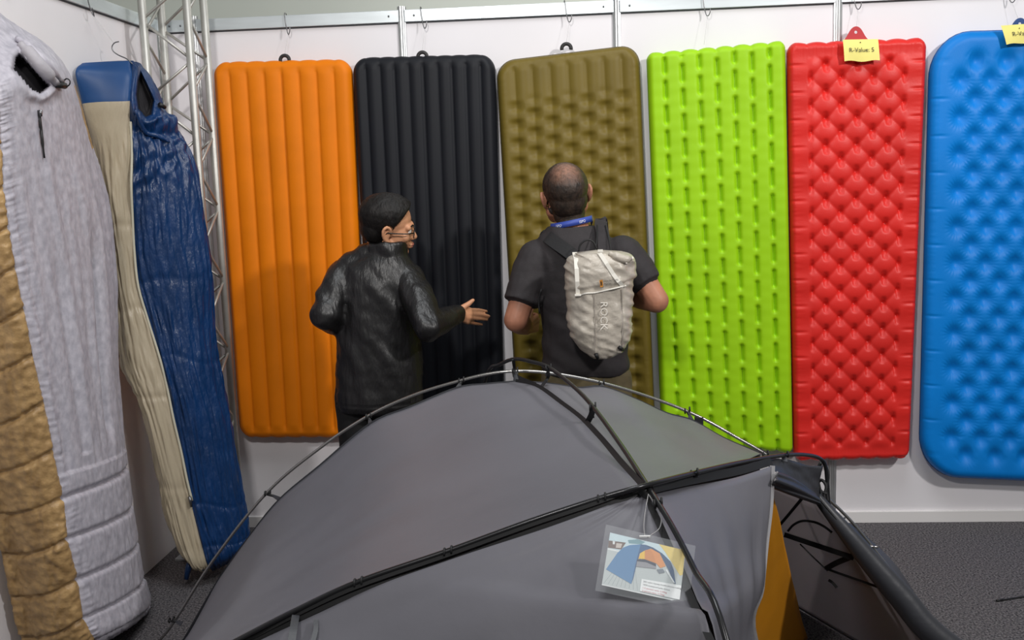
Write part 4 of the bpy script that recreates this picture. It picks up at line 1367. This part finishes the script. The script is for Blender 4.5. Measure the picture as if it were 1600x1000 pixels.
M_pole2 = mat('silver_pole', (150, 148, 146), 0.25, metal=0.85)
M_inner = mat('orange_inner_tent', (206, 136, 26), 0.5, spec=0.3, var=0.03, vscale=5)

tent = root('tent', 'grey dome tent pitched on dark poles in the foreground', 'tent', (0.7, -2.0, 0))
def A(px, py, y): return at(px, py, Y=y)
# poles
poleA = [Vector((-0.92, -1.36, 0.0)), A(250, 1000, -1.40), A(330, 880, -1.44), A(416, 771, -1.48), A(500, 700, -1.5), A(577, 649, -1.5), A(650, 616, -1.5), A(722, 594, -1.5), A(765, 584, -1.5), A(805, 580, -1.5), A(860, 583, -1.5), A(940, 598, -1.5), A(1020, 622, -1.5), A(1090, 650, -1.5), A(1150, 683, -1.5), A(1195, 709, -1.5), A(1260, 752, -1.5), A(1318, 802, -1.5), A(1364, 856, -1.5), A(1430, 945, -1.48), Vector((2.02, -1.42, 0.0))]
poleB = [Vector((-0.78, -2.98, 0.0)), Vector((-0.62, -2.95, 0.22)), A(190, 1098, -2.85), A(280, 1048, -2.80), A(372, 1000, -2.75), A(460, 955, -2.72), A(560, 909, -2.70), A(700, 861, -2.67), A(830, 814, -2.65), A(940, 778, -2.63), A(1015, 757, -2.60), A(1085, 739, -2.38), A(1160, 722, -2.1), A(1227, 711, -1.85), A(1262, 711, -1.70), A(1282, 717, -1.62), A(1290, 730, -1.60), A(1293, 760, -1.60), A(1299, 800, -1.61), A(1330, 840, -1.62), A(1400, 925, -1.65), Vector((2.16, -1.74, 0.0))]
poleC = [Vector((0.30, -0.86, 0.0)), Vector((0.36, -1.0, 0.42)), Vector((0.42, -1.2, 0.83)), A(762, 583, -1.42), A(780, 570, -1.47), A(804, 561, -1.54), A(830, 565, -1.62), A(857, 574, -1.70), A(895, 603, -1.88), A(926, 635, -2.06), A(970, 695, -2.34), A(1012, 760, -2.585), A(1050, 822, -2.75), A(1085, 890, -2.88), A(1135, 1000, -3.05), Vector((1.12, -3.3, 0.45)), Vector((1.18, -3.48, 0.0))]
tube_obj('pole', spline(poleA, 7), 0.0052, M_pole2, tent, 9, 'thin silver rear pole')
tube_obj('pole', spline(poleB, 7), 0.0062, M_pole, tent, 9, 'dark cross pole')
tube_obj('pole', spline(poleC, 7), 0.0062, M_pole, tent, 9, 'dark ridge pole')

def resample(P, n):
    P = [Vector(p) for p in P]
    L = [0]
    for i in range(len(P) - 1): L.append(L[-1] + (P[i + 1] - P[i]).length)
    out = []
    j = 0
    for k in range(n):
        t = L[-1] * k / (n - 1)
        while j < len(P) - 2 and L[j + 1] < t: j += 1
        d = L[j + 1] - L[j]
        out.append(P[j].lerp(P[j + 1], (t - L[j]) / d if d > 0 else 0))
    return out
def coons(name, c0, c1, d0, d1, m, nu=46, nv=46, sag=0.0, fn=None, label=None, smoothpts=True, parent=None):
    """c0: u-curve at v=0, c1 at v=1; d0: v-curve at u=0, d1 at u=1"""
    sp = (lambda P: spline(P, 6)) if smoothpts else (lambda P: P)
    C0 = resample(sp(c0), nu + 1); C1 = resample(sp(c1), nu + 1); D0 = resample(sp(d0), nv + 1); D1 = resample(sp(d1), nv + 1)
    verts = []
    for i in range(nv + 1):
        v = i / nv
        for j in range(nu + 1):
            u = j / nu
            p = C0[j] * (1 - v) + C1[j] * v + D0[i] * (1 - u) + D1[i] * u - (C0[0] * (1 - u) * (1 - v) + C0[-1] * u * (1 - v) + C1[0] * (1 - u) * v + C1[-1] * u * v)
            if sag: p = p + Vector((0, 0, -sag * 16 * u * (1 - u) * v * (1 - v)))
            if fn: p = p + fn(u, v)
            verts.append(p)
    faces = []
    W_ = nu + 1
    for i in range(nv):
        for j in range(nu):
            a = i * W_ + j
            faces.append((a, a + 1, a + 1 + W_, a + W_))
    o = pyd(name, verts, faces, m, parent or tent, True, label)
    so = o.modifiers.new('thickness', 'SOLIDIFY'); so.thickness = 0.0012; so.offset = 0
    return o, verts
def ruled(name, c0, c1, m, nt_=60, ns=30, sag=0.0, fn=None, label=None):
    """taut cloth stretched between two seams that share their first point"""
    C0 = resample(spline(c0, 6), nt_ + 1); C1 = resample(spline(c1, 6), nt_ + 1)
    verts = []; faces = []
    for i in range(nt_ + 1):
        t = i / nt_
        for j in range(ns + 1):
            s = j / ns
            p = C0[i].lerp(C1[i], s) + Vector((0, 0.3, -1)) * sag * 4 * s * (1 - s) * min(1, 3 * t)
            if fn: p = p + fn(s, t)
            verts.append(p)
    for i in range(nt_):
        for j in range(ns):
            a = i * (ns + 1) + j
            faces.append((a, a + ns + 1, a + ns + 2, a + 1))
    o = pyd(name, verts, faces, m, tent, True, label)
    so = o.modifiers.new('thickness', 'SOLIDIFY'); so.thickness = 0.0012; so.offset = 0
    return o, verts
# shared seam curves
footA = Vector((-0.80, -1.46, 0.0)); footB = Vector((-0.72, -2.95, 0.0)); footC = Vector((1.12, -3.40, 0.0))
eA1 = [footA, A(285, 1003, -1.47), A(342, 905, -1.51), A(390, 838, -1.535), A(436, 781, -1.54), A(500, 727, -1.55), A(578, 662, -1.545), A(640, 636, -1.555), A(714, 606, -1.545), A(760, 600, -1.555), A(806, 596, -1.56)]
hub = A(1003, 758, -2.59)
ridge = [A(806, 596, -1.56), A(840, 604, -1.66), A(880, 632, -1.84), A(912, 657, -2.02), A(940, 686, -2.18), A(972, 724, -2.40), hub]
eB1 = [footB, Vector((-0.57, -2.92, 0.22)), A(196, 1100, -2.83), A(284, 1052, -2.785), A(374, 1006, -2.735), A(470, 957, -2.715), A(560, 916, -2.70), A(700, 867, -2.67), A(830, 820, -2.65), A(940, 783, -2.63), hub]
floor1 = [footB, (footA + footB) / 2 + Vector((0.05, 0, 0)), footA]
def wr1(u, v):
    e = (1 - v)
    a = 0.006 * noise.noise(Vector((u * 14, v * 3, 1))) * (1 - u) ** 2 + 0.004 * noise.noise(Vector((u * 3, v * 12, 5))) * u * (1 - u) * 4
    return Vector((0, -0.4, 1)) * a
# panel 1: v along A/B curves (foot -> top), u from floor... c0 = B edge, c1 = A edge
coons('fly_panel', eB1, eA1, floor1, list(reversed(ridge)), M_fly, 60, 46, 0.03, wr1, 'large grey side panel')
# panel 2: right of the ridge, above pole B
eA2 = [ridge[0], A(845, 598, -1.56), A(870, 601, -1.55), A(905, 606, -1.555), A(940, 604, -1.54), A(985, 620, -1.55), A(1040, 645, -1.555), A(1082, 657, -1.545), A(1130, 684, -1.55), A(1188, 709, -1.56)]
eB2 = [hub, A(1040, 752, -2.52), A(1090, 741, -2.36), A(1140, 729, -2.17), A(1188, 709, -1.95)]
coons('fly_panel', eB2, eA2, list(reversed(ridge)), [A(1188, 709, -1.95), A(1190, 709, -1.8), A(1188, 709, -1.56)], M_fly, 40, 34, 0.012, None, 'grey top panel right of the ridge pole')
# panel 3: below pole B, left of pole C
eC3 = [A(1004, 768, -2.585), A(1030, 818, -2.68), A(1058, 882, -2.80), A(1085, 945, -2.90), A(1112, 1004, -2.98), Vector((1.06, -3.2, 0.42)), footC]
eB3 = [A(1004, 768, -2.585), A(940, 793, -2.64), A(850, 826, -2.67), A(700, 876, -2.69), A(600, 912, -2.70), A(500, 956, -2.72), A(440, 984, -2.735), A(380, 1014, -2.76), A(290, 1062, -2.81), A(210, 1112, -2.85), footB + Vector((0.03, -0.03, 0))]
fl3 = [footB + Vector((0.03, -0.03, 0)), Vector((0.3, -3.30, 0.0)), footC]
def wr3(u, v):
    return Vector((0, -0.5, 0.8)) * (0.006 * noise.noise(Vector((u * 4, v * 9, 3))) * min(1, 4 * v) + 0.004 * noise.noise(Vector((u * 9 + v * 6, v * 2, 7))))
pan3, V3 = ruled('fly_panel', eB3, eC3, M_fly, 70, 44, 0.012, wr3, 'grey front panel holding the picture card')
# panel 4: below pole B, right of pole C, ends at the door edge
eC4 = [A(1010, 768, -2.585), A(1036, 818, -2.68), A(1064, 882, -2.80), A(1091, 945, -2.90), A(1118, 1004, -2.98), Vector((1.085, -3.2, 0.42)), footC + Vector((0.02, 0, 0))]
eD4 = [A(1207, 728, -2.0), A(1204, 790, -2.08), A(1197, 850, -2.16), A(1190, 920, -2.26), A(1181, 1004, -2.38), Vector((1.33, -2.6, 0.25)), Vector((1.34, -2.72, 0.0))]
eT4 = [eC4[0], A(1050, 764, -2.48), A(1100, 756, -2.33), A(1150, 746, -2.18), A(1207, 728, -2.0)]
fl4 = [footC + Vector((0.02, 0, 0)), Vector((1.25, -3.05, 0)), Vector((1.34, -2.72, 0.0))]
def wr4(u, v):
    a = 0.007 * noise.noise(Vector((u * 9, v * 5, 2))) + 0.009 * noise.noise(Vector((u * 22, v * 2.5, 4))) * sm(0.6, 1, u) + 0.007 * math.exp(-((v - 0.18 - 0.10 * u) / 0.05) ** 2)
    return Vector((0.5, -0.7, 0.3)) * a * min(1, 5 * v)
coons('fly_panel', eT4, fl4, eC4, eD4, M_fly, 40, 50, 0, wr4, 'grey panel beside the tent door')
# far side panels behind pole A, down to the carpet
bk0 = [Vector((-0.70, -1.40, 0)), Vector((0.05, -0.98, 0)), Vector((0.36, -0.94, 0))]
coons('fly_panel', [Vector((-0.70, -1.40, 0)), Vector((-0.15, -1.1, 0.0)), Vector((0.34, -0.93, 0.0))], eA1[1:], [Vector((-0.70, -1.40, 0)), eA1[1]], [Vector((0.34, -0.93, 0.0)), Vector((0.40, -1.12, 0.5)), Vector((0.47, -1.36, 0.92)), eA1[-1]], M_fly, 40, 24, 0, None, 'grey far side panel')
coons('fly_panel', [Vector((0.34, -0.93, 0.0)), Vector((0.9, -0.80, 0.0)), Vector((1.45, -0.84, 0.0))], eA2, [Vector((0.34, -0.93, 0.0)), Vector((0.40, -1.12, 0.5)), Vector((0.47, -1.36, 0.92)), eA2[0]], [Vector((1.45, -0.84, 0.0)), Vector((1.44, -1.1, 0.4)), eA2[-1]], M_fly, 40, 24, 0, None, 'grey far side panel')

# trim along the seams, seam tapes
def trim(name, pts, wd, m=M_trim, lift=0.006, label=None, th=0.003):
    P = spline([p + (CAM - p).normalized() * lift for p in pts], 6)
    return ribbon(name, P, wd, m, tent, th, label)
trim('seam_trim', ridge, 0.016)
trim('seam_trim', [A(1006, 770, -2.58)] + eC3[1:5], 0.014)
trim('seam_trim', eB1[4:], 0.008)
trim('seam_trim', [A(x, y + 4, Y) for x, y, Y in ((374, 1008, -2.735), (470, 962, -2.715), (560, 922, -2.70), (700, 874, -2.67), (830, 826, -2.65), (940, 788, -2.63), (1003, 764, -2.59))], 0.010)
trim('seam_trim', eA1[1:], 0.007, M_fly_dark)
trim('seam_trim', eA2, 0.007, M_fly_dark)
trim('seam_trim', [A(1020, 763, -2.575), A(1060, 754, -2.45), A(1110, 744, -2.29), A(1160, 734, -2.12), A(1205, 721, -1.95)], 0.022)
trim('seam_tape', [A(850, 612, -1.62), A(890, 648, -1.84), A(925, 690, -2.06), A(960, 728, -2.30), A(990, 752, -2.52)], 0.016, M_tape, 0.010)
trim('seam_tape', [A(1000, 783, -2.60), A(1028, 838, -2.69), A(1060, 910, -2.82), A(1096, 1000, -2.95)], 0.022, M_fly_dark, 0.008)
trim('door_edge', eD4[:6], 0.014, M_tape, 0.004)
# black webbing at the apex and a strap under pole B
trim('webbing', [A(805, 581, -1.5), A(808, 590, -1.53), A(836, 602, -1.64)], 0.018)
trim('webbing', [A(802, 562, -1.54), A(804, 578, -1.5), A(806, 596, -1.55)], 0.010)
trim('webbing', [A(856, 576, -1.70), A(856, 590, -1.62), A(846, 604, -1.66)], 0.010)
trim('webbing', [A(926, 638, -2.06), A(924, 648, -2.05), A(918, 660, -2.03)], 0.016)
trim('webbing', [A(1014, 762, -2.59), A(1008, 768, -2.60), A(1003, 775, -2.60)], 0.022)
trim('strap', [A(462, 962, -2.72), A(459, 980, -2.76), A(455, 1006, -2.80)], 0.016, M_fly_dark, 0.012)
trim('strap', [A(494, 968, -2.725), A(493, 985, -2.75), A(488, 1006, -2.78)], 0.010, M_fly_dark, 0.012)

# clips on the poles
def clip(px, py, y, tx, ty, ty_, m=M_trim):
    p = A(px, py, y); q = A(tx, ty, ty_)
    d = (q - p)
    bm = bmesh.new()
    t = Vector((d.y, -d.x, 0.2)).normalized()
    sx = (RT * 0.9 + UP * 0.3).normalized()
    for k in (-0.008, 0.008):
        pts = [p + sx * k + (Vector((0, math.cos(a), math.sin(a)))) * 0.0078 for a in [2 * PI * i / 10 for i in range(11)]]
        tube(bm, pts, 0.0026, 6, False)
    tube(bm, [p - Vector((0, 0, 0.006)), p.lerp(q, 0.5)], 0.0045, 7)
    c = frm('clip', bm, m, tent)
    ribbon('clip_tab', [p.lerp(q, 0.4), q + d * 0.15], [0.008, 0.018], M_fly_dark, c, 0.002)
for a in ((418, 770, -1.48, 437, 780, -1.54), (576, 650, -1.5, 579, 662, -1.545), (721, 594, -1.5, 716, 606, -1.545), (940, 598, -1.5, 941, 605, -1.54), (1074, 641, -1.5, 1080, 656, -1.545),
          (560, 909, -2.70, 560, 917, -2.70), (700, 861, -2.67, 700, 868, -2.67), (940, 778, -2.63, 941, 784, -2.63), (1085, 739, -2.38, 1086, 745, -2.37), (1227, 711, -1.85, 1226, 720, -1.87),
          (805, 579, -1.5, 806, 592, -1.55), (857, 574, -1.70, 856, 586, -1.62), (926, 635, -2.06, 924, 650, -2.04), (1014, 760, -2.59, 1006, 768, -2.59), (1028, 786, -2.66, 1022, 790, -2.66), (268, 968, -1.41, 282, 974, -1.46), (1196, 709, -1.5, 1196, 714, -1.52)):
    clip(*a)
box_obj('buckle', tuple(A(1092, 659, -1.5) - Vector((.014, .006, .016))), tuple(A(1092, 659, -1.5) + Vector((.014, .006, .016))), M_trim, tent, 0.002)

# porch: top band, rolled door, beam sleeve, outer skirt, far vestibule wall
T0 = A(1207, 727, -2.0)
coons('porch_panel', [A(1186, 716, -1.95), A(1230, 718, -1.84), A(1262, 727, -1.72), A(1286, 728, -1.63)], [T0 + Vector((0.0, 0.0, -0.012)), A(1235, 752, -1.86), A(1262, 768, -1.74), A(1281, 783, -1.63)], [A(1186, 716, -1.95), T0 + Vector((0.0, 0.0, -0.012))], [A(1286, 728, -1.63), A(1280, 756, -1.64), A(1281, 783, -1.63)], M_fly_dark, 20, 12, 0, lambda u, v: Vector((0, -0.006, 0)) * noise.noise(Vector((u * 12, v * 4, 0))), 'dark porch band')
coons('rolled_door', [A(1214, 737, -2.02), A(1240, 748, -1.92), A(1276, 772, -1.66)], [A(1204, 762, -2.03), A(1236, 774, -1.93), A(1282, 790, -1.64)], [A(1214, 737, -2.02), A(1208, 750, -2.06), A(1204, 762, -2.03)], [A(1276, 772, -1.66), A(1279, 781, -1.68), A(1282, 790, -1.64)], M_fly_dark, 24, 14, 0, lambda u, v: Vector((0.2, -1, 0.3)) * (0.010 * math.sin(PI * v) + 0.006 * math.sin(v * 15 + u * 3) * (1 - 0.5 * u)), 'dark tied-back door')
tube_obj('piping', spline([A(1215, 737, -2.03), A(1209, 748, -2.04), A(1203, 762, -2.04)], 4), 0.003, M_tape, tent, 6)
beam = [A(1276, 776, -1.62), A(1293, 797, -1.64), A(1322, 832, -1.66), A(1362, 880, -1.68), A(1410, 935, -1.71), A(1470, 1000, -1.75), Vector((2.19, -1.80, 0.03))]
bs = spline(beam, 8)
tube_obj('beam_sleeve', bs, [0.016, 0.022, 0.027, 0.031, 0.034, 0.036, 0.038][:1] + [0.016 + 0.024 * sm(0, 0.75, i / (len(bs) - 1)) for i in range(1, len(bs))], M_fly_dark, tent, 18, 'thick dark sleeve along the porch edge')
tube_obj('zip', [p + Vector((-0.012, -0.024, 0.024)) * (0.5 + 0.5 * i / len(bs)) for i, p in enumerate(bs)], 0.0035, M_trim, tent, 6)
# outer skirt on the right of the beam
sk_top = [A(1310, 806, -1.60), A(1360, 862, -1.62), A(1410, 920, -1.64), A(1470, 990, -1.68), Vector((2.20, -1.74, 0.02))]
sk_bot = [A(1352, 836, -1.46), Vector((1.90, -1.24, 0.28)), Vector((2.05, -1.12, 0.06)), Vector((2.12, -1.2, 0.0)), Vector((2.26, -1.66, 0.0))]
coons('skirt', sk_top, sk_bot, [sk_top[0], sk_bot[0]], [sk_top[-1], sk_bot[-1]], M_fly_dark, 26, 10, 0, None, 'dark outer skirt')
# far vestibule wall (flat plane through its hem and the porch peak)
H1 = at(1255, 955, Z=0.004); H2 = at(1330, 1000, Z=0.004)
PT = A(1288, 792, -1.585)
PN = (H2 - H1).cross(PT - H1).normalized()
def vp(x, y, off=0.0):
    p = on_plane(x, y, H1, PN)
    return p + (CAM - p).normalized() * off
HE = H1 + (H2 - H1).normalized() * 0.86
HS = H1 - (H2 - H1).normalized() * 0.35
coons('vestibule_wall', [vp(1206, 755), vp(1240, 772), PT], [HS, H1, H2, HE], [vp(1206, 755), (vp(1206, 755) + HS) / 2, HS], [PT, (PT + HE) / 2, HE], M_fly_in, 20, 20, 0, None, 'grey inner wall of the porch')
def vstrap(name, pts, wd, m=M_trim): return ribbon(name, spline([vp(x, y, 0.010) for x, y in pts], 5), wd, m, tent, 0.002)
vstrap('window_piping', ((1231, 830), (1240, 820), (1254, 814), (1273, 816), (1288, 823), (1300, 832)), 0.008)
vstrap('strap', ((1226, 834), (1250, 842), (1286, 854), (1334, 870)), 0.024)
vstrap('strap', ((1290, 889), (1306, 880), (1332, 869)), 0.018)
vstrap('cord', ((1250, 850), (1268, 868), (1289, 888)), 0.005)
vstrap('strap', ((1289, 888), (1320, 899), (1374, 918)), 0.008)
vstrap('toggle', ((1295, 906), (1301, 910), (1308, 918)), 0.012)
vstrap('window_piping', ((1217, 822), (1234, 802), (1253, 779)), 0.010)
trim('hem', [H1 - (H2 - H1).normalized() * 0.3 + Vector((0, 0, .01)), H1 + Vector((0, 0, .01)), H2 + Vector((0, 0, .01)), HE + Vector((0, 0, .01))], 0.012)
box_obj('stake_loop', tuple(H2 + Vector((-.05, -.07, 0))), tuple(H2 + Vector((0.0, -.03, .012))), M_trim, tent, 0.003)
# orange inner tent, seen through the door
I0 = A(1206, 768, -1.98); I1 = A(1232, 880, -1.62); I2 = at(1262, 997, Z=0.004)
I3 = Vector((I2.x - 0.42, I2.y - 0.55, 0.004))
coons('inner_tent', [I0, A(1218, 812, -1.86), I1, A(1248, 950, -1.40), I2], [I0 + Vector((-0.003, -.002, 0)), (I0 + I3) / 2, I3], [I0, I0 + Vector((-0.003, -.002, 0))], [I2, (I2 + I3) / 2 + Vector((.01, 0, 0)), I3], M_inner, 30, 20, 0, lambda u, v: Vector((0.3, -0.5, 0.1)) * 0.012 * noise.noise(Vector((u * 5, v * 6, 0))) * u, 'orange inner tent panel')
# cords bundled below the porch peak
for pts in (((1283, 722), (1276, 738), (1279, 756), (1284, 776)), ((1289, 724), (1294, 742), (1291, 764), (1294, 785)), ((1268, 742), (1276, 760), (1284, 768), (1292, 772)), ((1262, 728), (1271, 748), (1278, 772)), ((1274, 760), (1283, 750), (1291, 760), (1288, 778), (1296, 790))):
    tube_obj('cord', spline([A(x, y, -1.585 - 0.01 * k) for k, (x, y) in enumerate(pts)], 5), 0.0052, M_trim, tent, 7)
tube_obj('cord', spline([A(1294, 770, -1.57), A(1297, 785, -1.56), A(1300, 800, -1.56)], 5), 0.002, M_trim, tent, 6)
tube_obj('stake_tip', [A(1350, 853, -1.5), A(1372, 855, -1.52)], 0.004, M_pole2, tent, 7)

# ------------------------------------------------------------------ picture card hanging from the hub
M_sleeve = mat('clear_plastic_sleeve', (214, 218, 222), 0.12, spec=0.8, alpha=0.10)
def flatmat(name, rgb): return mat('print_' + name, rgb, 0.35, spec=0.5)
card = root('picture_card', 'laminated picture card of a blue tent hanging by a cord on the grey tent', 'card', A(1012, 893, -2.80))
CO = dict(TL=A(954.5, 838.5, -2.76), TR=A(1071.5, 866.5, -2.80), BL=A(941.5, 920, -2.835), BR=A(1062, 946.5, -2.875))
cn0 = (CO['TR'] - CO['TL']).cross(CO['BL'] - CO['TL']).normalized()
CO['BR'] = on_plane(1062, 946.5, CO['TL'], cn0)
cn = (CO['TR'] - CO['TL']).cross(CO['BL'] - CO['TL']).normalized()
if cn.dot(CAM - CO['TL']) < 0: cn = -cn
def cp(u, v, lift=0.0):
    return CO['TL'].lerp(CO['TR'], u).lerp(CO['BL'].lerp(CO['BR'], u), v) + cn * (lift + 0.02)
def zc(x, y):
    """zoomed picture pixel -> card uv"""
    px, py = 235, 125
    ux, uy = 1010 - 235, 310 - 125
    vx, vy = 145 - 235, 665 - 125
    d = ux * vy - uy * vx
    X, Y_ = x - px, y - py
    return (min(1, max(0, (X * vy - Y_ * vx) / d)), min(1, max(0, (ux * Y_ - uy * X) / d)))
def cpoly(name, pts, rgb, lift, uv=False, label=None):
    P = [cp(*(p if uv else zc(*p)), lift) for p in pts]
    return pyd(name, P, [tuple(range(len(P)))], flatmat(name, rgb), sheet, False, label)
# clear sleeve and white sheet
def slab(name, u0, v0, u1, v1, m, lift, th, parent):
    q = [cp(u0, v0, lift), cp(u1, v0, lift), cp(u1, v1, lift), cp(u0, v1, lift)]
    q2 = [p - cn * th for p in q]
    return pyd(name, q + q2, [(0, 1, 2, 3), (7, 6, 5, 4), (0, 4, 5, 1), (1, 5, 6, 2), (2, 6, 7, 3), (3, 7, 4, 0)], m, parent, False)
sheet = slab('sheet', 0, 0, 1, 1, flatmat('white', (236, 240, 240)), 0, 0.0008, card)
slab('sleeve', -0.07, -0.13, 1.12, 1.13, M_sleeve, 0.0022, 0.0005, card)
box_obj('sleeve_slot', tuple(cp(0.46, -0.07, 0.003) - Vector((.011, .002, .002))), tuple(cp(0.46, -0.07, 0.003) + Vector((.011, .002, .002))), flatmat('slot', (235, 235, 235)), card, 0.0006)
cpoly('sky', [(0, 0), (1, 0), (1, .30), (0, .30)], (206, 226, 232), .0002, True)
cpoly('deck', [(0, .33), (1, .30), (1, .98), (0, .98)], (196, 204, 204), .0002, True)
for k in range(9):
    cpoly('deck_line', [(0.02 + 0.055 * k, .96), (0.026 + 0.055 * k, .96), (0.16 + 0.03 * k, .6), (0.156 + 0.03 * k, .6)], (160, 170, 172), .0003, True)
cpoly('hut', [(218, 208), (400, 232), (350, 305), (210, 285)], (112, 92, 84), .0003)
cpoly('hut_post', [(262, 216), (285, 219), (282, 250), (262, 250)], (232, 236, 236), .0004)
cpoly('hut_post', [(300, 236), (360, 244), (345, 290), (292, 285)], (206, 196, 188), .0004)
cpoly('tarp', [(745, 222), (1008, 300), (990, 572), (940, 580), (880, 470), (800, 330)], (232, 208, 118), .0004)
cpoly('tree', [(420, 205), (520, 195), (600, 225), (560, 250), (430, 240)], (120, 160, 170), .0003)
cpoly('tent_side', [(190, 508), (310, 340), (370, 285), (440, 258), (552, 250), (520, 370), (490, 480), (470, 600), (445, 662)], (84, 136, 182), .0006)
cpoly('tent_front', [(552, 250), (600, 255), (660, 290), (600, 315), (540, 345), (500, 480), (470, 600), (445, 662), (490, 470)], (58, 98, 142), .0007)
cpoly('tent_door', [(525, 400), (545, 345), (600, 312), (660, 297), (745, 345), (800, 480), (745, 500), (705, 452), (590, 408)], (226, 152, 88), .0008)
cpoly('tent_window', [(528, 402), (545, 345), (592, 316), (590, 406)], (240, 196, 70), .0009)
cpoly('tent_panel', [(592, 318), (650, 304), (690, 380), (698, 448), (590, 406)], (214, 142, 80), .0009)
cpoly('tent_inside', [(512, 408), (590, 410), (702, 455), (702, 505), (500, 482)], (40, 48, 72), .0010)
cpoly('tent_floor', [(510, 430), (600, 440), (702, 485), (702, 508), (500, 484)], (150, 150, 156), .0011)
cpoly('tent_beam', [(600, 254), (680, 285), (770, 345), (850, 430), (880, 520), (893, 668), (872, 655), (835, 540), (745, 345), (655, 292)], (46, 84, 124), .0010)
cpoly('tent_edge', [(795, 520), (812, 515), (885, 655), (868, 652)], (232, 238, 240), .0011)
cpoly('bag', [(705, 515), (770, 508), (790, 545), (730, 558)], (120, 130, 140), .0011)
cpoly('text_box', [(552, 612), (978, 690), (950, 836), (530, 735)], (246, 249, 249), .0012)
def card_text(txt, x0, y0, x1, y1, rgb, h):
    me = text_mesh(txt, 1.0)
    wid = max(v.co.x for v in me.vertices)
    ux, uy = x1 - x0, y1 - y0
    L = math.hypot(ux, uy); nx, ny = uy / L, -ux / L
    for v in me.vertices:
        t = v.co.x / wid
        v.co = cp(*zc(x0 + ux * t + nx * v.co.y * h, y0 + uy * t + ny * v.co.y * h), 0.0014)
    link_mesh('lettering', me, flatmat('ink', rgb), sheet, False, 'small printed lettering')
card_text('20D nylon ripstop double silicone coating', 566, 645, 942, 722, (50, 54, 60), 22)
card_text('100% waterproof poles 8.5mm', 560, 676, 830, 738, (50, 54, 60), 22)
card_text('1.5 person tent: 2.35kg', 556, 708, 798, 764, (196, 60, 84), 22)
card_text('2 person tent: 2.75kg', 552, 738, 772, 788, (196, 60, 84), 22)
hc = A(1013, 772, -2.62)
tube_obj('hanging_cord', spline([hc, A(1008, 800, -2.67), A(1006, 822, -2.72), cp(0.46, -0.07, 0.004)], 6), 0.0009, mat('clear_cord', (170, 168, 168), 0.3), card, 6)
tube_obj('hanging_cord', spline([hc, A(1031, 800, -2.68), A(1031, 824, -2.73), cp(0.50, -0.07, 0.004)], 6), 0.0009, bpy.data.materials['clear_cord'], card, 6)

# cable lying on the carpet at the right
cb = root('cable', 'thin black cable lying on the carpet at the right edge', 'cable', at(1580, 936, Z=0))
tube_obj('lead', spline([at(x, y, Z=0.004) for x, y in ((1558, 938), (1572, 936.5), (1588, 934), (1602, 932), (1640, 926), (1680, 935))], 5), 0.0036, M_cord, cb, 7)
tube_obj('plug', [at(1557, 938.5, Z=0.005), at(1567, 937, Z=0.005)], 0.005, M_cord, cb, 7)
